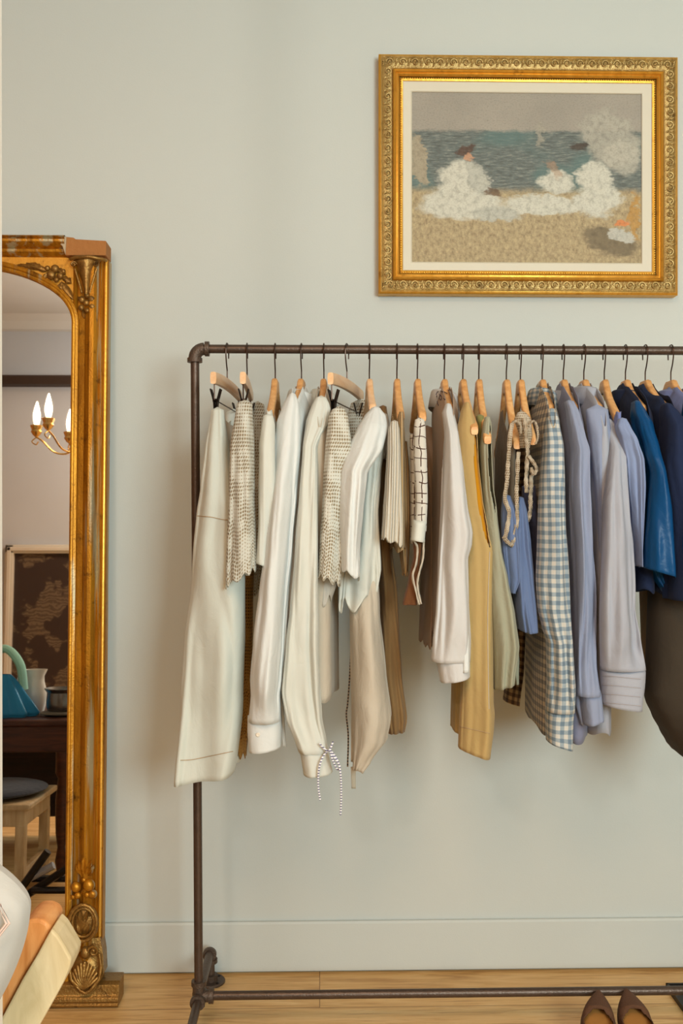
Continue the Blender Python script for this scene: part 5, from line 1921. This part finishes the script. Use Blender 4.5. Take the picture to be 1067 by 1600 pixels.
# pewter bowl on a folded cloth
YB = YT - 0.12
bc = MR(96, 1120, YB)
fc = MB()
fc.ball((bc.x, YB, tz + 0.010), (0.085, 0.07, 0.0105), 24, 10)
tag(fc.build('folded_cloth', M['gauze']), 'folded grey-brown cloth under the pewter bowl in the mirror', 'cloth')
br = abs(MR(65, 1090, YB).x - MR(118, 1090, YB).x) / 2
bh = abs(MR(90, 1078, YB).z - MR(90, 1113, YB).z)
bwl = MB().lathe([(0, 0), (0.80 * br, 0), (0.86 * br, 0.1 * bh), (0.9 * br, 0.4 * bh), (0.86 * br, 0.8 * bh), (1.02 * br, 0.97 * bh), (1.0 * br, bh), (0.82 * br, 0.85 * bh), (0.8 * br, 0.1 * bh), (0, 0.08 * bh)], 36)
bo = bwl.build('metal_bowl', mat_plain('pewter', '7d7a76', 0.25, 0.9, bump=0.1))
bo.location = (bc.x, YB, tz + 0.019)
tag(bo, 'hammered pewter bowl beside the white pitcher in the mirror', 'bowl')

# blue bag with mint knitted handle
YG = YT - 0.10
bgc = MR(2, 1120, YG)
bag = empty('drawstring_bag', (bgc.x, YG, tz), 'shiny blue fabric bag with a mint knitted handle slumped on the table in the mirror', 'bag')
bh2 = abs(MR(14, 1055, YG).z - MR(14, 1120, YG).z)
vs, fs = [], []
nu, nv = 48, 24
brx = abs(MR(60, 1100, YG).x - bgc.x)
for i in range(nv + 1):
    t = i / nv
    rr = brx * (0.22 + 0.78 * t ** 0.8) * (1 if t < 0.93 else 1 - (t - 0.93) * 2)
    for j in range(nu):
        f = 2 * PI * j / nu
        k_ = 1 + 0.14 * math.sin(9 * f + 1.3 * t) * (0.4 + 0.6 * t)
        vs.append((rr * k_ * math.cos(f), rr * 0.6 * k_ * math.sin(f), bh2 * (1 - t) + 0.001))
for i in range(nv):
    for j in range(nu):
        q = (j + 1) % nu
        fs.append((i * nu + j, (i + 1) * nu + j, (i + 1) * nu + q, i * nu + q))
fs.append(tuple(nv * nu + j for j in range(nu)))
mesh('body', vs, fs, mat_fabric('peacock_blue_satin', '2f8fc0', '1d6690', 0.02, 0.3, 0.3), bag)
hs = spline([(-0.5 * brx, -0.02, bh2 * 0.7), (-0.45 * brx, -0.02, bh2 * 1.3), (0.0, -0.02, bh2 * 1.62), (0.42 * brx, -0.02, bh2 * 1.25), (0.55 * brx, -0.02, bh2 * 0.62)], 28)
MB().tube(hs, 0.026, 10, flat=(0.6, 1.0)).build('handle', mat_crochet('mint_knit', '9fd0c0', 0.012, 0.2), bag)

# small pale wooden stool with dark cushion
YS = -0.86
sa, sb = MR(4, 1258, YS), MR(46, 1258, YS)
szt = sa.z
sw = 0.17
stl = empty('wooden_stool', (sb.x - sw, YS - sw, 0), 'small pale wooden stool with square legs, seen in the mirror', 'stool')
M['palewood'] = mat_wood('pale_limed_wood', 'a08a66', 'b59f7a', 'c7b490', (20, 20, 3), 0.6)
MB().box((-sw, -sw, szt - 0.02), (sw, sw, szt)).build('seat', M['palewood'], stl, smooth=False, bevel=0.005)
MB().box((-sw + 0.02, -sw + 0.02, szt - 0.075), (sw - 0.02, sw - 0.02, szt - 0.02)).build('apron', M['palewood'], stl, smooth=False, bevel=0.003)
for sx in (-1, 1):
    for sy in (-1, 1):
        MB().box((sx * (sw - 0.035) - 0.016, sy * (sw - 0.035) - 0.016, 0), (sx * (sw - 0.035) + 0.016, sy * (sw - 0.035) + 0.016, szt - 0.07)).build('leg', M['palewood'], stl, smooth=False, bevel=0.003)
    MB().box((sx * (sw - 0.035) - 0.01, -sw + 0.03, 0.09), (sx * (sw - 0.035) + 0.01, sw - 0.03, 0.12)).build('stretcher', M['palewood'], stl, smooth=False, bevel=0.003)
cu = MB().ball((sb.x - sw, YS - sw, szt + 0.021), (sw * 1.05, sw * 1.0, 0.021), 28, 12)
tag(cu.build('seat_cushion', mat_fabric('indigo_weave', '3b4250', '2c313d', 0.02, 0.6)), 'flat dark indigo cushion lying on the pale stool in the mirror', 'cushion')

# black folding stand under the table
YE = -0.68
est = empty('folding_stand', (MR(80, 1400, YE).x, YE, 0), 'black folding metal stand with crossed legs under the table in the mirror', 'stand')
M['blackmetal'] = mat_plain('black_metal', '1f1916', 0.4, 0.4)


def er(px, py, dy_=0.0):
    return MR(px, py, YE + dy_) - Vector(est.location)


for a, b, dyy in (((28, 1395), (75, 1330), 0), ((40, 1400), (112, 1352), -0.03)):
    pa_, pb_ = er(*a, dyy), er(*b, dyy)
    v = (pa_ - pb_)
    pa_ = pb_ + v * (pb_.z + 0.0) / max(0.01, (pb_.z - pa_.z)) * 0.985 if pb_.z > pa_.z else pa_
    MB().tube([pb_, pa_], 0.012, 8).build('leg', M['blackmetal'], est)
for py, dyy in ((1373, -0.05), (1391, -0.02)):
    a_, b_ = er(50, py, dyy), er(125, py, dyy)
    MB().tube([a_, b_], 0.011, 8).build('crossbar', M['blackmetal'], est)
a_, b_ = er(40, 1432, 0.0), er(125, 1432, 0.0)
zb_ = 0.014
MB().tube([Vector((a_.x, 0.05, zb_)), Vector((b_.x + 0.05, 0.05, zb_))], 0.013, 8).build('foot_bar', M['blackmetal'], est)
MB().tube([er(46, 1372, -0.01), er(84, 1352, -0.01)], 0.012, 8).build('sleeve_tube', mat_plain('grey_plastic', '8f9096', 0.35), est)

# ================================================================= FOREGROUND CHAIR AND CUSHION
YF = -1.42
chr_ = empty('wooden_chair', tuple(Vector((P(20, 1500, YF).x, YF, 0))), 'chunky wooden chair back with an orange-stained edge, at the lower left corner beside the mirror', 'chair')
c0 = Vector(chr_.location)
M['orangewood'] = mat_wood('orange_stained_edge', 'b8763a', 'cf8f52', 'dda468', (25, 25, 6), 0.45)
M['limewood'] = mat_wood('pale_sawn_face', 'b9ab84', 'c9bc96', 'd6cba8', (22, 22, 5), 0.6)


def FP(px, py, Y=YF):
    return P(px, py, Y) - c0


# pale front slab, traced as a real 6 cm thick board that runs down to the floor
face = [(80, 1452), (90, 1462), (102, 1482), (112, 1500), (108, 1516), (98, 1538), (86, 1560), (68, 1592), (40, 1640), (-40, 1790), (-85, 1790), (-45, 1680), (3, 1590), (35, 1530), (58, 1492), (72, 1466)]
pv = [FP(a, b) for a, b in face]
zfix = min(p.z for p in pv)
MB().prism(pv, (0.0, 0.05, 0)).build('back_post', M['limewood'], chr_, smooth=False, bevel=0.003)
edge = [(45, 1437), (62, 1436), (74, 1442), (80, 1452), (72, 1468), (58, 1494), (35, 1532), (3, 1592), (-45, 1682), (-85, 1792), (-130, 1792), (-90, 1690), (-30, 1560), (10, 1490), (30, 1452)]
pv = [FP(a, b, YF + 0.012) for a, b in edge]
MB().prism(pv, (0.0, 0.06, 0)).build('back_edge', M['orangewood'], chr_, smooth=False, bevel=0.008, seg=3)
# rails, seat and legs (outside the frame, carrying the back)
zl = P(0, 1790, YF).z
xs = (FP(-85, 1790).x + FP(-40, 1790).x) / 2
MB().box((xs - 0.03, -0.01, -0.0), (xs + 0.03, 0.05, zl + 0.02)).build('leg', M['limewood'], chr_, smooth=False, bevel=0.004)
MB().box((xs - 0.03, -0.50, -0.0), (xs + 0.03, -0.44, zl)).build('leg', M['limewood'], chr_, smooth=False, bevel=0.004)
MB().box((xs - 0.40, -0.50, 0.0), (xs - 0.34, -0.44, zl)).build('leg', M['limewood'], chr_, smooth=False, bevel=0.004)
MB().box((xs - 0.40, -0.01, 0.0), (xs - 0.34, 0.05, zl)).build('leg', M['limewood'], chr_, smooth=False, bevel=0.004)
MB().box((xs - 0.40, -0.50, zl), (xs + 0.03, 0.05, zl + 0.035)).build('seat', M['limewood'], chr_, smooth=False, bevel=0.006)

# white cushion with embroidered diamond
YQ = -1.50
pc_ = P(-142, 1468, YQ)
pil = empty('cushion', tuple(pc_), 'white linen cushion with a stitched diamond, leaning on the wooden chair back at lower left', 'cushion', rot=(R(3), 0, R(0)))
vs, fs = [], []
nu, nv = 40, 40
aW, aH, aD = 0.12, 0.12, 0.04
rotp = Matrix.Rotation(R(27), 3, 'Y')
for sgn in (1, -1):
    for i in range(nv + 1):
        for j in range(nu + 1):
            u_, v_ = -1 + 2 * j / nu, -1 + 2 * i / nv
            th_ = ((1 - u_ ** 4) * (1 - v_ ** 4)) ** 0.45 if abs(u_) < 1 and abs(v_) < 1 else 0
            px_ = u_ * (1 - 0.10 * v_ * v_ * abs(u_) ** 3)
            pz_ = v_ * (1 - 0.10 * u_ * u_ * abs(v_) ** 3)
            # rounded corners
            k_ = 1 - 0.09 * (u_ * u_ * v_ * v_)
            p_ = rotp @ Vector((px_ * aW * k_, 0, pz_ * aH * k_))
            p_.y = -sgn * aD * th_ + 0.003 * math.sin(7 * u_ + 5 * v_) * th_
            vs.append(p_)
for s_ in range(2):
    off = s_ * (nu + 1) * (nv + 1)
    for i in range(nv):
        for j in range(nu):
            a_ = off + i * (nu + 1) + j
            f_ = (a_, a_ + 1, a_ + nu + 2, a_ + nu + 1)
            fs.append(f_ if s_ == 0 else f_[::-1])
mesh('cover', vs, fs, mat_fabric('white_linen_cushion', 'b4b8b6', 'aeb2b0', 0.0, 0.2), pil)
dm = MB()
dp = [P(-28, 1455, YQ - 0.05) - pc_, P(-2, 1418, YQ - 0.05) - pc_, P(11, 1448, YQ - 0.05) - pc_, P(-14, 1480, YQ - 0.05) - pc_]
Ri = Euler((R(3), 0, 0)).to_matrix().transposed()
for sc_ in (1.0, 0.75):
    cen = sum(dp, Vector()) / 4
    loop = [cen + (p - cen) * sc_ for p in dp]
    loop = [Ri @ p for p in loop]
    for p in loop:
        p.y = -aD - 0.0005
    dm.tube(loop + [loop[0]], 0.0014, 6)
dm.build('stitched_diamond', mat_plain('pale_pink_thread', 'cfc0b8', 0.9), pil)

# ================================================================= SHOES AND TRAY
M['suede'] = mat_plain('brown_suede', '5a3c28', 0.85, bump=0.3, bscale=200)
M['insole'] = mat_plain('tan_leather_insole', 'a8763c', 0.5)
M['sole'] = mat_plain('dark_sole', '2c1d15', 0.6)


def shoe(toe_px, flip, label, rot):
    # toe propped on the bottom rail, heel on the floor
    toe = P(toe_px[0], toe_px[1], RAILY - 0.012)
    toe.z -= 0.008
    s = empty('court_shoe', tuple(toe), label, 'shoe', 'pair of brown court shoes', (math.asin(toe.z / 0.232), 0, rot))
    L = 0.245
    n = 40

    def half(t):                # half width along the shoe, toe -> heel
        return [0.004, 0.016, 0.0245, 0.031, 0.0355, 0.038, 0.0385, 0.036, 0.032, 0.029, 0.0275, 0.027, 0.0275, 0.026, 0.020, 0.006][min(15, int(t * 15))] * (1 - (t * 15) % 1) + \
               [0.004, 0.016, 0.0245, 0.031, 0.0355, 0.038, 0.0385, 0.036, 0.032, 0.029, 0.0275, 0.027, 0.0275, 0.026, 0.020, 0.006, 0.006][min(16, int(t * 15) + 1)] * ((t * 15) % 1)

    def solez(t):
        return 0.004 + 0.055 * max(0, (t - 0.35) / 0.65) ** 1.6
    op = 0.30                   # throat starts here
    up, vsol = MB(), MB()
    K = 18
    rows = []
    for i in range(n + 1):
        t = i / n
        h_, z0 = half(t), solez(t)
        cx = flip * 0.006 * math.sin(PI * t)
        wall = 0.030 + 0.004 * math.sin(PI * t) if t < op else 0.034 + 0.022 * max(0, (t - 0.6) / 0.4)
        hgt = 0.014 + (0.026 * min(1, t / op)) if t < op else wall
        row = []
        for k in range(K + 1):
            a = PI * k / K
            if t < op:
                x, z = h_ * math.cos(a), z0 + hgt * math.sin(a) ** 0.75
            else:
                kk = (t - op) / 0.12
                gap = min(1, kk) ** 0.5
                aa = a if a < PI / 2 else PI - a
                lim = (PI / 2) * (1 - 0.72 * gap)
                ae = min(aa, lim)
                x = h_ * math.cos(ae) * (1.0) * (1 if a < PI / 2 else -1)
                z = z0 + hgt * math.sin(ae) ** 0.75 / max(0.3, math.sin(lim) ** 0.75) * (0.75 if gap > 0 else 1)
                if aa > lim:
                    x = h_ * math.cos(lim) * (1 if a < PI / 2 else -1)
            row.append((cx + x, -L * t, z))
        rows.append(row)
    for r_ in rows:
        up.v += [Vector(p) for p in r_]
    for i in range(n):
        for k in range(K):
            t = (i + 0.5) / n
            if t > op + 0.005:
                aa = min((k + 0.5) / K, 1 - (k + 0.5) / K) * PI
                gap = min(1, (t - op) / 0.12) ** 0.5
                if aa > (PI / 2) * (1 - 0.72 * gap):
                    continue
            a_ = i * (K + 1) + k
            up.f.append((a_, a_ + 1, a_ + K + 2, a_ + K + 1))
    u = up.build('upper', M['suede'], s)
    sm = u.modifiers.new('leather_thickness', 'SOLIDIFY')
    sm.thickness = 0.002
    for nm, mt, dz, sc_ in (('sole', 'sole', -0.003, 1.03), ('insole', 'insole', 0.003, 0.97)):
        m = MB()
        for i in range(n + 1):
            t = i / n
            cx = flip * 0.006 * math.sin(PI * t)
            for q in (-1, -0.5, 0, 0.5, 1):
                m.v.append(Vector((cx + half(t) * sc_ * q, -L * t, solez(t) + dz + 0.001)))
        for i in range(n):
            for q in range(4):
                a_ = i * 5 + q
                m.f.append((a_, a_ + 1, a_ + 6, a_ + 5))
        oo = m.build(nm, M[mt], s)
        ss = oo.modifiers.new('thickness', 'SOLIDIFY')
        ss.thickness = 0.003
    MB().tube([(0, -L * 0.93, 0.0), (0, -L * 0.94, 0.02), (0, -L * 0.93, solez(0.93))], [0.009, 0.011, 0.022], 14).build('heel', M['sole'], s)
    return s


shoe((935, 1549), -1, 'left brown suede court shoe of the pair under the bottom rail, toe to the wall', R(-13))
shoe((978, 1547), 1, 'right brown suede court shoe of the pair under the bottom rail, toe to the wall', R(-7))

d = ray(1040, 1537)
t = (0.012 - CZ) / d.z
tr = Vector((0, CY, CZ)) + d * t
tray = empty('low_tray', (tr.x, tr.y, 0), 'low black metal tray on the floor at the lower right corner behind the shoes', 'tray')
tm_ = MB().box((0, -0.42, 0.0), (0.25, 0.0, 0.006))
tm_.box((0, -0.42, 0.006), (0.006, 0, 0.014)).box((0, -0.006, 0.006), (0.25, 0, 0.014)).box((0.244, -0.42, 0.006), (0.25, 0, 0.014)).box((0, -0.42, 0.006), (0.25, -0.414, 0.014))
tm_.build('base', M['blackmetal'], tray, smooth=False)
